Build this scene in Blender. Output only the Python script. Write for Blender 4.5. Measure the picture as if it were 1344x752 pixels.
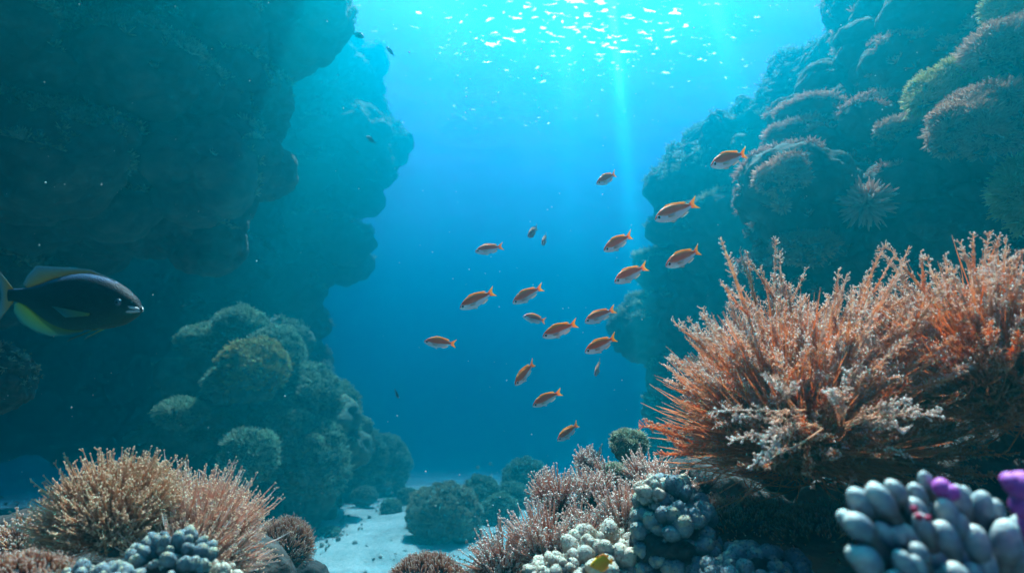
import bpy, math, random
import numpy as np
from mathutils import Vector, Matrix

for o in list(bpy.data.objects):
    bpy.data.objects.remove(o)
S = bpy.context.scene
C = S.collection
rng = np.random.default_rng(7)

# ------------------------------------------------------------------ camera
PITCH = math.radians(10.0)
CAM = np.array([0.0, 0.0, 1.6])
FPX = 747.0
cd = bpy.data.cameras.new("camera"); cam = bpy.data.objects.new("camera", cd); C.objects.link(cam)
cam.location = CAM; cam.rotation_euler = (math.pi / 2 + PITCH, 0, 0)
cd.sensor_width = 36; cd.lens = 36 * FPX / 1344.0
cd.clip_start = 0.02; cd.clip_end = 500
cd.dof.use_dof = True; cd.dof.focus_distance = 1.7; cd.dof.aperture_fstop = 2.9
S.camera = cam
RIGHT = np.array([1.0, 0, 0]); FWD = np.array([0, math.cos(PITCH), math.sin(PITCH)]); UP = np.array([0, -math.sin(PITCH), math.cos(PITCH)])

def P(px, py, d):
    """point seen at photo pixel (px, py), d metres ahead of the camera (depth)"""
    return CAM + d * (FWD + RIGHT * (px - 672) / FPX + UP * (376 - py) / FPX)

def PX(n, d):
    return n * d / FPX

def ground(px, py, z=0.0):
    r = FWD + RIGHT * (px - 672) / FPX + UP * (376 - py) / FPX
    return CAM + r * ((z - CAM[2]) / r[2])

# ------------------------------------------------------------------ light
SUN_EL, SUN_AZ = math.radians(68), math.radians(6)
SUN = np.array([math.sin(SUN_AZ) * math.cos(SUN_EL), math.cos(SUN_AZ) * math.cos(SUN_EL), math.sin(SUN_EL)])
w = bpy.data.worlds.new("World"); S.world = w; w.use_nodes = True
wn, wl = w.node_tree.nodes, w.node_tree.links; wn.clear()
sky = wn.new("ShaderNodeTexSky"); sky.sky_type = 'NISHITA'; sky.sun_disc = False
sky.sun_elevation = SUN_EL; sky.sun_rotation = SUN_AZ
tint = wn.new("ShaderNodeMixRGB"); tint.blend_type = 'MULTIPLY'; tint.inputs[0].default_value = 1
tint.inputs[2].default_value = (0.60, 0.14, 0.60, 1)
bg = wn.new("ShaderNodeBackground"); bg.inputs[1].default_value = 0.07
wo = wn.new("ShaderNodeOutputWorld")
wl.new(sky.outputs[0], tint.inputs[1]); wl.new(tint.outputs[0], bg.inputs[0]); wl.new(bg.outputs[0], wo.inputs[0])
sd = bpy.data.lights.new("sun", 'SUN'); sd.energy = 5.0; sd.angle = math.radians(0.5); sd.color = (1.0, 0.88, 0.74)
so = bpy.data.objects.new("sun", sd); C.objects.link(so)
so.rotation_euler = Vector(SUN).to_track_quat('Z', 'Y').to_euler(); so.location = (0, 0, 30)

S.view_settings.view_transform = 'Standard'; S.view_settings.look = 'None'
S.view_settings.exposure = 3.5; S.view_settings.gamma = 1; S.view_settings.use_curve_mapping = False
cy = S.cycles
cy.use_denoising = True
cy.max_bounces = 5; cy.diffuse_bounces = 2; cy.glossy_bounces = 2; cy.transmission_bounces = 3
cy.volume_bounces = 1; cy.transparent_max_bounces = 8
cy.caustics_reflective = False; cy.caustics_refractive = False
cy.sample_clamp_indirect = 4.0

# ------------------------------------------------------------------ noise
_r = np.random.default_rng(3)
_perm = _r.permutation(256); _perm = np.concatenate([_perm, _perm, _perm])
_g = _r.normal(size=(256, 3)); _g /= np.linalg.norm(_g, axis=1)[:, None]
_pt = _r.random((256, 3))
def _hash(ix, iy, iz):
    return _perm[_perm[_perm[ix & 255] + (iy & 255)] + (iz & 255)]
def perlin(p):
    p = np.asarray(p, float); i = np.floor(p).astype(np.int64); f = p - i
    u = f * f * f * (f * (f * 6 - 15) + 10)
    out = 0
    for dx in (0, 1):
        for dy in (0, 1):
            for dz in (0, 1):
                h = _hash(i[:, 0] + dx, i[:, 1] + dy, i[:, 2] + dz)
                d = (_g[h] * (f - (dx, dy, dz))).sum(1)
                wt = (u[:, 0] if dx else 1 - u[:, 0]) * (u[:, 1] if dy else 1 - u[:, 1]) * (u[:, 2] if dz else 1 - u[:, 2])
                out = out + wt * d
    return out
def fbm(p, n=4, gain=0.5):
    a, s, o = 1.0, 0.0, 0
    q = np.asarray(p, float)
    for k in range(n):
        s = s + a * perlin(q); q = q * 2.03 + 17.3; a *= gain
    return s
def lumps(p):
    """rounded cauliflower bumps, 0..1"""
    p = np.asarray(p, float); i = np.floor(p).astype(np.int64)
    best = np.full(len(p), 9.0); i = np.floor(p - .5).astype(np.int64)
    for dx in (0, 1):
        for dy in (0, 1):
            for dz in (0, 1):
                c = i + (dx, dy, dz)
                h = _hash(c[:, 0], c[:, 1], c[:, 2])
                d = ((c + .22 + .56 * _pt[h] - p) ** 2).sum(1) * 1.35
                best = np.minimum(best, d)
    return np.sqrt(np.clip(1 - best, 0, 1))

def norm(v):
    v = np.asarray(v, float)
    return v / np.maximum(np.linalg.norm(v, axis=-1, keepdims=True), 1e-9)

# ------------------------------------------------------------------ mesh helpers
class MB:
    def __init__(self):
        self.v, self.f, self.a, self.n = [], [], [], 0
    def add(self, v, f, a=0.0):
        v = np.asarray(v, float).reshape(-1, 3)
        f = np.asarray(f, np.int64)
        self.v.append(v); self.f.append(f + self.n)
        self.a.append(np.broadcast_to(np.asarray(a, float).ravel(), (len(v),)) if np.size(a) in (1, len(v)) else np.zeros(len(v)))
        self.n += len(v); return self
    def tubes(self, path, rad, k=4, a=None):
        """path (N,S,3), rad (N,S)"""
        path = np.asarray(path, float); N, Sg, _ = path.shape
        rad = np.broadcast_to(rad, (N, Sg))
        t = norm(np.gradient(path, axis=1))
        ref = norm(np.array([0.31, 0.83, 0.47]) + 0 * t)
        n1 = norm(np.cross(t, ref)); n2 = np.cross(t, n1)
        ang = np.arange(k) * 2 * math.pi / k
        vv = path[:, :, None] + rad[:, :, None, None] * (np.cos(ang)[:, None] * n1[:, :, None] + np.sin(ang)[:, None] * n2[:, :, None])
        idx = np.arange(N * Sg * k).reshape(N, Sg, k)
        A = idx[:, :-1]; B = idx[:, 1:]
        f = np.stack([A, np.roll(A, -1, 2), np.roll(B, -1, 2), B], -1).reshape(-1, 4)
        if a is None: a = np.broadcast_to(np.linspace(0, 1, Sg), (N, Sg))
        at = np.broadcast_to(np.asarray(a)[:, :, None], (N, Sg, k)).ravel()
        return self.add(vv, f, at)
    def balls(self, c, r, tmpl, a=0.0, M=None):
        """c (N,3), r scalar / (N,) / (N,3); M (N,3,3) optional rotation"""
        c = np.asarray(c, float); N = len(c); tv, tf = tmpl
        r = np.asarray(r, float)
        if r.ndim < 2: r = np.broadcast_to(r.reshape(-1, 1), (N, 3))
        vv = tv[None] * r[:, None]
        if M is not None: vv = np.einsum('nij,nkj->nki', M, vv)
        vv = vv + c[:, None]
        f = (tf[None] + (np.arange(N) * len(tv))[:, None, None]).reshape(-1, tf.shape[1])
        a = np.broadcast_to(np.asarray(a, float).reshape(-1, 1), (N, len(tv))).ravel()
        return self.add(vv, f, a)
    def mesh(self, name, smooth=True):
        m = bpy.data.meshes.new(name)
        v = np.concatenate(self.v); m.vertices.add(len(v)); m.vertices.foreach_set('co', v.ravel().astype(np.float32))
        loops = np.concatenate([f.ravel() for f in self.f])
        sizes = np.concatenate([np.full(len(f), f.shape[1]) for f in self.f])
        m.loops.add(len(loops)); m.loops.foreach_set('vertex_index', loops.astype(np.int32))
        m.polygons.add(len(sizes)); st = np.concatenate([[0], np.cumsum(sizes)[:-1]])
        m.polygons.foreach_set('loop_start', st.astype(np.int32))
        m.polygons.foreach_set('loop_total', sizes.astype(np.int32))
        m.polygons.foreach_set('use_smooth', np.full(len(sizes), smooth))
        at = m.attributes.new('tip', 'FLOAT', 'POINT'); at.data.foreach_set('value', np.concatenate(self.a).astype(np.float32))
        m.update(calc_edges=True); m.validate()
        return m
    def build(self, name, mat, parent=None, smooth=True):
        o = bpy.data.objects.new(name, self.mesh(name, smooth)); C.objects.link(o)
        o.data.materials.append(mat)
        if parent: o.parent = parent
        return o

def icosphere(sub):
    import bmesh
    b = bmesh.new(); bmesh.ops.create_icosphere(b, subdivisions=sub, radius=1)
    b.verts.ensure_lookup_table()
    v = np.array([x.co[:] for x in b.verts]); f = np.array([[q.index for q in p.verts] for p in b.faces]); b.free()
    return v, f
ICO1, ICO2, ICO3 = icosphere(1), icosphere(2), icosphere(3)
OCT = (np.array([[1, 0, 0], [-1, 0, 0], [0, 1, 0], [0, -1, 0], [0, 0, 1], [0, 0, -1]], float),
       np.array([[0, 2, 4], [2, 1, 4], [1, 3, 4], [3, 0, 4], [2, 0, 5], [1, 2, 5], [3, 1, 5], [0, 3, 5]]))
_sph = {}
def cubesphere(n):
    if n in _sph: return _sph[n]
    t = np.tan(np.linspace(-math.pi / 4, math.pi / 4, n + 1)); u, v = np.meshgrid(t, t, indexing='ij'); o = np.ones_like(u)
    fs, vs = [], []
    idx = np.arange((n + 1) ** 2).reshape(n + 1, n + 1)
    q = np.stack([idx[:-1, :-1], idx[1:, :-1], idx[1:, 1:], idx[:-1, 1:]], -1).reshape(-1, 4)
    for k, (a, b, c) in enumerate(((o, u, v), (-o, v, u), (v, o, u), (u, -o, v), (u, v, o), (v, u, -o))):
        vs.append(norm(np.stack([a, b, c], -1).reshape(-1, 3))); fs.append(q + k * len(vs[0]))
    v = np.concatenate(vs); f = np.concatenate(fs)
    key = np.round(v * 1e6).astype(np.int64)
    _, first, inv = np.unique(key, axis=0, return_index=True, return_inverse=True)
    _sph[n] = (v[first], inv.ravel()[f]); return _sph[n]

def tag(o, label=None, cat=None, group=None, kind=None):
    if label: o['label'] = label
    if cat: o['category'] = cat
    if group: o['group'] = group
    if kind: o['kind'] = kind
    return o
def empty(name, loc=(0, 0, 0)):
    o = bpy.data.objects.new(name, None); C.objects.link(o); o.location = loc; o.empty_display_size = 0.05; return o
def frames(d):
    """rotation matrices (N,3,3) whose third column is d"""
    d = norm(d); ref = np.where(np.abs(d[:, 2:3]) > 0.9, np.array([[1.0, 0, 0]]), np.array([[0, 0, 1.0]]))
    x = norm(np.cross(ref, d)); y = np.cross(d, x)
    return np.stack([x, y, d], -1)
def face_samples(v, f, n, wfun, r):
    """points spread over a mesh by area and a weight of the normal"""
    a, b, c = v[f[:, 0]], v[f[:, 1]], v[f[:, 2]]
    nn = np.cross(b - a, c - a); ar = np.linalg.norm(nn, axis=1); nn = norm(nn)
    wt = ar * wfun((a + b + c) / 3, nn); wt = wt / wt.sum()
    i = r.choice(len(f), n, p=wt)
    s, t = r.random((2, n)); k = s + t > 1; s[k], t[k] = 1 - s[k], 1 - t[k]
    return a[i] + s[:, None] * (b[i] - a[i]) + t[:, None] * (c[i] - a[i]), nn[i]

# ------------------------------------------------------------------ materials
def mat(name):
    m = bpy.data.materials.new(name); m.use_nodes = True
    n, l = m.node_tree.nodes, m.node_tree.links
    n.clear(); out = n.new("ShaderNodeOutputMaterial"); return m, n, l, out
def ramp(n, stops, interp='LINEAR'):
    r = n.new("ShaderNodeValToRGB"); e = r.color_ramp.elements; r.color_ramp.interpolation = interp
    while len(e) < len(stops): e.new(0.5)
    for k, (p, c) in enumerate(stops): e[k].position = p; e[k].color = (*c, 1)
    return r
def coral_mat(name, stops, trans=0.0, rough=0.7, nscale=30, namt=0.35, bump=0.0, bscale=80, spec=0.2):
    """colour follows 'tip' (root 0, tip 1), broken by noise; optional translucency"""
    m, n, l, out = mat(name)
    at = n.new("ShaderNodeAttribute"); at.attribute_name = 'tip'
    tc = n.new("ShaderNodeTexCoord")
    nz = n.new("ShaderNodeTexNoise"); nz.inputs['Scale'].default_value = nscale; nz.inputs['Detail'].default_value = 4
    l.new(tc.outputs['Object'], nz.inputs['Vector'])
    mm = n.new("ShaderNodeMath"); mm.operation = 'MULTIPLY_ADD'; mm.inputs[1].default_value = namt; 
    l.new(nz.outputs['Fac'], mm.inputs[0]); 
    sb = n.new("ShaderNodeMath"); sb.operation = 'SUBTRACT'; sb.inputs[1].default_value = namt * 0.5
    l.new(at.outputs['Fac'], sb.inputs[0]); l.new(sb.outputs[0], mm.inputs[2])
    r = ramp(n, stops); l.new(mm.outputs[0], r.inputs[0])
    b = n.new("ShaderNodeBsdfPrincipled"); l.new(r.outputs[0], b.inputs['Base Color'])
    b.inputs['Roughness'].default_value = rough; b.inputs['Specular IOR Level'].default_value = spec
    if bump:
        bn = n.new("ShaderNodeTexNoise"); bn.inputs['Scale'].default_value = bscale; bn.inputs['Detail'].default_value = 5
        l.new(tc.outputs['Object'], bn.inputs['Vector'])
        bp = n.new("ShaderNodeBump"); bp.inputs['Strength'].default_value = 0.8; bp.inputs['Distance'].default_value = bump
        l.new(bn.outputs['Fac'], bp.inputs['Height']); l.new(bp.outputs[0], b.inputs['Normal'])
    if trans:
        t = n.new("ShaderNodeBsdfTranslucent"); l.new(r.outputs[0], t.inputs[0])
        mx = n.new("ShaderNodeMixShader"); mx.inputs[0].default_value = trans
        l.new(b.outputs[0], mx.inputs[1]); l.new(t.outputs[0], mx.inputs[2]); l.new(mx.outputs[0], out.inputs[0])
    else: l.new(b.outputs[0], out.inputs[0])
    return m
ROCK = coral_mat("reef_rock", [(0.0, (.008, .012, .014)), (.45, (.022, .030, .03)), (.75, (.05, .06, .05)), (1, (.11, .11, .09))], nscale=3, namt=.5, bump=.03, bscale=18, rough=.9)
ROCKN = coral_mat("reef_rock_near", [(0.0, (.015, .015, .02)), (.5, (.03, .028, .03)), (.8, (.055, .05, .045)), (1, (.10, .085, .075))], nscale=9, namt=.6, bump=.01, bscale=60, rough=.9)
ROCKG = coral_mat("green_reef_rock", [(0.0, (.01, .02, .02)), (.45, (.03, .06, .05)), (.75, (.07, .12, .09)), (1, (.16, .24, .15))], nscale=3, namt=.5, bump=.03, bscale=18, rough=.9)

# ------------------------------------------------------------------ setting: seabed, surface, haze
SURF = 8.7
def seabed():
    na, nr = 420, 420
    a = np.linspace(-math.pi, math.pi, na, endpoint=False); r = np.concatenate([[0.0], np.geomspace(0.4, 42, nr)])
    A, R = np.meshgrid(a, r, indexing='xy')
    x, y = R * np.sin(A), R * np.cos(A)
    p = np.stack([x, y, 0 * x], -1).reshape(-1, 3)
    z = 0.14 * fbm(p * .35, 3) + .05 * fbm(p * 1.3 + 5, 3) + .018 * fbm(p * 6 + 2, 3)
    rip = np.sin((p[:, 1] * .9 + p[:, 0] * .35 + .6 * fbm(p * .8, 2)) * 14) * .006
    p[:, 2] = z + rip - .12 * np.clip(np.hypot(x.ravel(), y.ravel()) - 8.2, 0, None) ** 1.0
    idx = np.arange((nr + 1) * na).reshape(nr + 1, na)
    f = np.stack([idx[:-1], np.roll(idx[:-1], -1, 1), np.roll(idx[1:], -1, 1), idx[1:]], -1).reshape(-1, 4)[:, ::-1]
    m, n, l, out = mat("sand")
    tc = n.new("ShaderNodeTexCoord")
    n1 = n.new("ShaderNodeTexNoise"); n1.inputs['Scale'].default_value = 1.6; n1.inputs['Detail'].default_value = 8; n1.inputs['Roughness'].default_value = .65
    n2 = n.new("ShaderNodeTexNoise"); n2.inputs['Scale'].default_value = 30; n2.inputs['Detail'].default_value = 6; n2.inputs['Roughness'].default_value = .7
    l.new(tc.outputs['Object'], n1.inputs[0]); l.new(tc.outputs['Object'], n2.inputs[0])
    r1 = ramp(n, [(.32, (.19, .22, .20)), (.45, (.37, .43, .39)), (.6, (.50, .57, .52))]); l.new(n1.outputs[0], r1.inputs[0])
    r2 = ramp(n, [(.35, (.55, .55, .55)), (.55, (1, 1, 1))]); l.new(n2.outputs[0], r2.inputs[0])
    mx = n.new("ShaderNodeMixRGB"); mx.blend_type = 'MULTIPLY'; mx.inputs[0].default_value = .8
    l.new(r1.outputs[0], mx.inputs[1]); l.new(r2.outputs[0], mx.inputs[2])
    b = n.new("ShaderNodeBsdfPrincipled"); b.inputs['Roughness'].default_value = .95; b.inputs['Specular IOR Level'].default_value = .1
    l.new(mx.outputs[0], b.inputs['Base Color'])
    bp = n.new("ShaderNodeBump"); bp.inputs['Distance'].default_value = .04; bp.inputs['Strength'].default_value = .7
    l.new(n2.outputs[0], bp.inputs['Height']); l.new(bp.outputs[0], b.inputs['Normal'])
    l.new(b.outputs[0], out.inputs[0])
    o = MB().add(p, f).build("seabed", m)
    tag(o, "pale rippled sand of the sea floor between the reefs", kind='structure')
seabed()

def A_(x): return np.array(x, float)
def water_surface():
    na = 160
    x = np.linspace(-42, 42, na); X, Y = np.meshgrid(x, x, indexing='ij')
    p = np.stack([X, Y, 0 * X], -1).reshape(-1, 3)
    p[:, 2] = SURF + .10 * fbm(p * .5, 3)
    idx = np.arange(na * na).reshape(na, na)
    f = np.stack([idx[:-1, :-1], idx[:-1, 1:], idx[1:, 1:], idx[1:, :-1]], -1).reshape(-1, 4)
    m, n, l, out = mat("rippled_water_surface")
    tc = n.new("ShaderNodeTexCoord")
    # glints painted in: long noise cells turned into white translucent flecks
    mp = n.new("ShaderNodeMapping"); mp.inputs['Rotation'].default_value = (0, 0, math.radians(-38)); mp.inputs['Scale'].default_value = (1.0, 2.1, 1)
    l.new(tc.outputs['Object'], mp.inputs[0])
    v = n.new("ShaderNodeTexNoise"); v.inputs['Scale'].default_value = 3.8; v.inputs['Detail'].default_value = 5; v.inputs['Roughness'].default_value = .55; v.inputs['Distortion'].default_value = .6
    l.new(mp.outputs[0], v.inputs['Vector'])
    big = n.new("ShaderNodeTexNoise"); big.inputs['Scale'].default_value = .22; big.inputs['Detail'].default_value = 2
    l.new(tc.outputs['Object'], big.inputs['Vector'])
    ad = n.new("ShaderNodeMath"); ad.operation = 'MULTIPLY_ADD'; ad.inputs[1].default_value = .25; l.new(big.outputs[0], ad.inputs[0]); l.new(v.outputs[0], ad.inputs[2])
    # painted glitter gathered in a round patch about a fixed point
    sep = n.new("ShaderNodeVectorMath"); sep.operation = 'DISTANCE'; sep.inputs[1].default_value = (2.0, 10.0, SURF)
    l.new(tc.outputs['Object'], sep.inputs[0])
    fall = n.new("ShaderNodeMapRange"); fall.inputs[1].default_value = 1.0; fall.inputs[2].default_value = 8.5; fall.inputs[3].default_value = .025; fall.inputs[4].default_value = -.14
    l.new(sep.outputs['Value'], fall.inputs[0])
    a2 = n.new("ShaderNodeMath"); a2.operation = 'ADD'; l.new(ad.outputs[0], a2.inputs[0]); l.new(fall.outputs[0], a2.inputs[1])
    mask = ramp(n, [(.752, (0, 0, 0)), (.82, (1, 1, 1))]); l.new(a2.outputs[0], mask.inputs[0])
    tr = n.new("ShaderNodeBsdfTransparent")
    # dappled light put into the transparency colour by a voronoi pattern
    cv = n.new("ShaderNodeTexVoronoi"); cv.feature = 'SMOOTH_F1'; cv.inputs['Scale'].default_value = 1.1
    cn = n.new("ShaderNodeTexNoise"); cn.inputs['Scale'].default_value = 1.5; cn.inputs['Detail'].default_value = 2
    l.new(tc.outputs['Object'], cn.inputs[0])
    va = n.new("ShaderNodeVectorMath"); va.operation = 'MULTIPLY_ADD'; va.inputs[1].default_value = (.8, .8, .8)
    l.new(cn.outputs['Color'], va.inputs[0]); l.new(tc.outputs['Object'], va.inputs[2]); l.new(va.outputs[0], cv.inputs['Vector'])
    cr = ramp(n, [(.2, (.50, .50, .50)), (.75, (.70, .70, .70))]); l.new(cv.outputs['Distance'], cr.inputs[0])
    # clear strips painted into the transparency so the sun falls through as shafts
    last = cr.outputs[0]
    s0 = CAM + SUN * ((SURF - CAM[2]) / SUN[2])
    for (px, half, soft, amt, a0, a1) in ((812, .035, .13, 1.0, 3.0, 9.0), (962, .05, .22, .5, 3.2, 7.5), (745, .03, .25, .28, 3.4, 9.0)):
        dr = P(px, 100, 1) - CAM; s1 = CAM + dr * ((SURF - CAM[2]) / dr[2])
        ln = (s1 - s0)[:2] / np.linalg.norm((s1 - s0)[:2]); nx = (-ln[1], ln[0])
        def dotc(vec, off):
            q = n.new("ShaderNodeVectorMath"); q.operation = 'DOT_PRODUCT'; q.inputs[1].default_value = (*vec, 0); l.new(tc.outputs['Object'], q.inputs[0])
            k = n.new("ShaderNodeMath"); k.operation = 'SUBTRACT'; k.inputs[1].default_value = off; l.new(q.outputs['Value'], k.inputs[0]); return k.outputs[0]
        ac = n.new("ShaderNodeMath"); ac.operation = 'ABSOLUTE'; l.new(dotc(nx, float(s0[:2] @ A_(nx))), ac.inputs[0])
        m1 = n.new("ShaderNodeMapRange"); m1.interpolation_type = 'SMOOTHSTEP'; m1.inputs[1].default_value = half; m1.inputs[2].default_value = soft; m1.inputs[3].default_value = 1; m1.inputs[4].default_value = 0; l.new(ac.outputs[0], m1.inputs[0])
        al = dotc(ln, float(s0[:2] @ ln))
        m2 = n.new("ShaderNodeMapRange"); m2.interpolation_type = 'SMOOTHSTEP'; m2.inputs[1].default_value = a0 - 2.6; m2.inputs[2].default_value = a0; l.new(al, m2.inputs[0])
        m3 = n.new("ShaderNodeMapRange"); m3.interpolation_type = 'SMOOTHSTEP'; m3.inputs[1].default_value = a1; m3.inputs[2].default_value = a1 + 3; m3.inputs[3].default_value = 1; m3.inputs[4].default_value = 0; l.new(al, m3.inputs[0])
        p1 = n.new("ShaderNodeMath"); p1.operation = 'MULTIPLY'; l.new(m1.outputs[0], p1.inputs[0]); l.new(m2.outputs[0], p1.inputs[1])
        p2 = n.new("ShaderNodeMath"); p2.operation = 'MULTIPLY'; l.new(p1.outputs[0], p2.inputs[0]); l.new(m3.outputs[0], p2.inputs[1])
        p3 = n.new("ShaderNodeMath"); p3.operation = 'MULTIPLY'; p3.inputs[1].default_value = amt; l.new(p2.outputs[0], p3.inputs[0])
        mxx = n.new("ShaderNodeMixRGB"); mxx.inputs[2].default_value = (1, 1, 1, 1); l.new(p3.outputs[0], mxx.inputs[0]); l.new(last, mxx.inputs[1]); last = mxx.outputs[0]
    l.new(last, tr.inputs[0])
    tl = n.new("ShaderNodeBsdfTranslucent"); tl.inputs[0].default_value = (.95, .95, .95, 1)
    mx = n.new("ShaderNodeMixShader"); l.new(mask.outputs[0], mx.inputs[0]); l.new(tr.outputs[0], mx.inputs[1]); l.new(tl.outputs[0], mx.inputs[2])
    l.new(mx.outputs[0], out.inputs[0])
    o = MB().add(p, f).build("water_surface", m)
    tag(o, "sunlit rippled water surface with painted white glints seen from below", kind='structure')
water_surface()

def haze():
    b = 46.0; z0, z1 = -6.0, SURF + .4
    v = [(x, y, z) for z in (z0, z1) for x, y in ((-b, -b), (b, -b), (b, b), (-b, b))]
    f = [(0, 3, 2, 1), (4, 5, 6, 7), (0, 1, 5, 4), (1, 2, 6, 5), (2, 3, 7, 6), (3, 0, 4, 7)]
    m, n, l, out = mat("sea_haze")
    pv = n.new("ShaderNodeVolumePrincipled"); l.new(pv.outputs[0], out.inputs['Volume'])
    pv.inputs['Density'].default_value = HAZE_D
    pv.inputs['Color'].default_value = (*HAZE_C, 1)
    pv.inputs['Absorption Color'].default_value = (*HAZE_A, 1)
    pv.inputs['Anisotropy'].default_value = HAZE_G
    o = MB().add(v, f).build("haze", m, smooth=False)
    tag(o, kind='stuff'); return o
HAZE_D, HAZE_C, HAZE_A, HAZE_G = 0.27, (0.0, 0.198, 0.245), (0.12, 0.34, 0.51), 0.83
haze()

# ------------------------------------------------------------------ cliffs and reef masses
def _mass(blobs, seed, amps=(.38, .34, .17, .06), scales=(.8, .95, 2.6, 7.5), n=None, px_mode=True):
    """list of (px, py, depth, rx_px, ry_px, rdepth_m) -> one lumpy mass"""
    V, F, T, k = [], [], [], 0
    for bl in blobs:
        px, py, d, rx, ry, rd = bl[:6]
        nn = bl[6] if len(bl) > 6 else (n or 110)
        c = P(px, py, d); sx, sz = PX(rx, d), PX(ry, d)
        sv, sf = cubesphere(nn)
        v = c + sv * (sx, rd, sz)
        nr = norm(sv / (sx, rd, sz)); s = min(sx, sz, rd, 1.6)
        q = v + seed * 3.7
        l1, l2, l3 = lumps(q * scales[1] ), lumps(q * scales[2] + 9), lumps(q * scales[3] + 4)
        f0 = fbm(q * scales[0], 4); f3 = fbm(q * 11, 3)
        d_ = s * (amps[0] * f0 + amps[1] * (l1 - .5)) + min(s, .9) * amps[2] * (l2 - .5) * (.5 + l1) + amps[3] * (l3 - .4) + .02 * f3
        d_ = d_ - min(s, .9) * .22 * np.clip(1 - np.abs(perlin(q * 1.7 + 31)) * 5, 0, 1) ** 2 - .05 * np.clip(1 - np.abs(perlin(q * 5.5 + 11)) * 5, 0, 1)
        v = v + nr * d_[:, None]
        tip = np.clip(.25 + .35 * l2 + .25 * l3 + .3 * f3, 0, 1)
        V.append(v); F.append(sf + k); T.append(tip); k += len(v)
    return np.concatenate(V), np.concatenate(F), np.concatenate(T)

def reef_mass(blobs, seed, n=110, subs=60, sub_r=(.10, .32), **kw):
    r = np.random.default_rng(seed + 900)
    v, f, t = _mass(blobs, seed, n=n, **kw)
    tri = np.concatenate([f[:, [0, 1, 2]], f[:, [0, 2, 3]]])
    p, nn = face_samples(v, tri, subs, lambda c, m: facing(c, m) ** 2 * np.clip(fbm(c * .9 + seed, 2) + .6, .05, 2), r)
    V, F, T, k = [v], [f], [t], len(v)
    sv, sf = cubesphere(26)
    for q, m in zip(p, nn):
        R = r.uniform(*sub_r) * (1.0 if r.random() < .75 else 1.5)
        if p_depth(q) < 2.6: continue
        u = sv * (R * r.uniform(.9, 1.4), R, R * r.uniform(.6, .9)) + q
        nr = norm(sv); w_ = u + seed * 3.7
        l2, l3, f3 = lumps(w_ * 3.1 + 9), lumps(w_ * 9 + 4), fbm(w_ * 13, 3)
        u = u + nr * (R * (.45 * fbm(w_ * 1.9, 3) + .35 * (l2 - .5)) + .05 * (l3 - .4) + .02 * f3)[:, None]
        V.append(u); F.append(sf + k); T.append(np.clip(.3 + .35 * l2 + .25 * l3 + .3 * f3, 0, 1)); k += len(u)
    return np.concatenate(V), np.concatenate(F), np.concatenate(T)
def p_depth(q):
    return float((q - CAM) @ FWD)

def tuft_template(nf, spread, seed, k=3, segs=3, thick=.10):
    r = np.random.default_rng(seed)
    th = r.random(nf) * 2 * math.pi; ph = np.sqrt(r.random(nf)) * spread
    d = np.stack([np.sin(ph) * np.cos(th), np.sin(ph) * np.sin(th), np.cos(ph)], -1)
    L = r.uniform(.6, 1.0, nf)
    s = np.linspace(0, 1, segs)
    path = d[:, None] * (s[None, :, None] * L[:, None, None]) + .25 * (s ** 2)[None, :, None] * r.normal(size=(nf, 1, 3)) * .5
    mb = MB(); rad = np.interp(s, [0, .75, 1], [thick * .7, thick, thick * .25])
    mb.tubes(path, rad[None], k)
    return np.concatenate(mb.v), np.concatenate(mb.f), np.concatenate(mb.a)
TUFTS = [tuft_template(9, 1.1, s) for s in range(4)]
def scatter_tufts(mb, pts, nrm, size, r, lift=.35):
    d = norm(nrm + lift * np.array([0, 0, 1.0]) + .35 * r.normal(size=nrm.shape))
    M = frames(d); sc = size * r.uniform(.5, 1.5, len(pts))
    which = r.integers(0, len(TUFTS), len(pts))
    for w_ in range(len(TUFTS)):
        k = which == w_
        if not k.any(): continue
        tv, tf, ta = TUFTS[w_]
        vv = np.einsum('nij,kj->nki', M[k] * sc[k][:, None, None], tv) + pts[k][:, None]
        nk = k.sum(); f = (tf[None] + (np.arange(nk) * len(tv))[:, None, None]).reshape(-1, tf.shape[1])
        mb.add(vv, f, np.broadcast_to(ta, (nk, len(ta))).ravel() * .8 + np.repeat(r.uniform(-.1, .3, nk), len(ta)))

PINKG = coral_mat("pink_growth", [(0, (.10, .04, .04)), (.4, (.60, .26, .20)), (1, (.92, .66, .54))], trans=.45, nscale=2.5, namt=.5)
TEALG = coral_mat("green_growth", [(0, (.01, .025, .02)), (.4, (.09, .22, .17)), (1, (.60, .85, .62))], trans=.4, nscale=2.5, namt=.4)
TANG = coral_mat("tan_growth", [(0, (.04, .05, .04)), (.4, (.24, .30, .22)), (1, (.74, .80, .58))], trans=.4, nscale=2.5, namt=.4)

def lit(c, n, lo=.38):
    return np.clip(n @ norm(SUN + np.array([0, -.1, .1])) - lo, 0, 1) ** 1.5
def in_view(c):
    v = c - CAM; d = np.maximum(v @ FWD, .1); x, y = 672 + FPX * (v @ RIGHT) / d, 376 - FPX * (v @ UP) / d
    return np.where((x > -150) & (x < 1494) & (y > -120) & (y < 800), 1.0, .08)
def facing(c, n):
    t = norm(CAM - c); return np.clip((n * t).sum(1) + .55, 0, 1)

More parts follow.
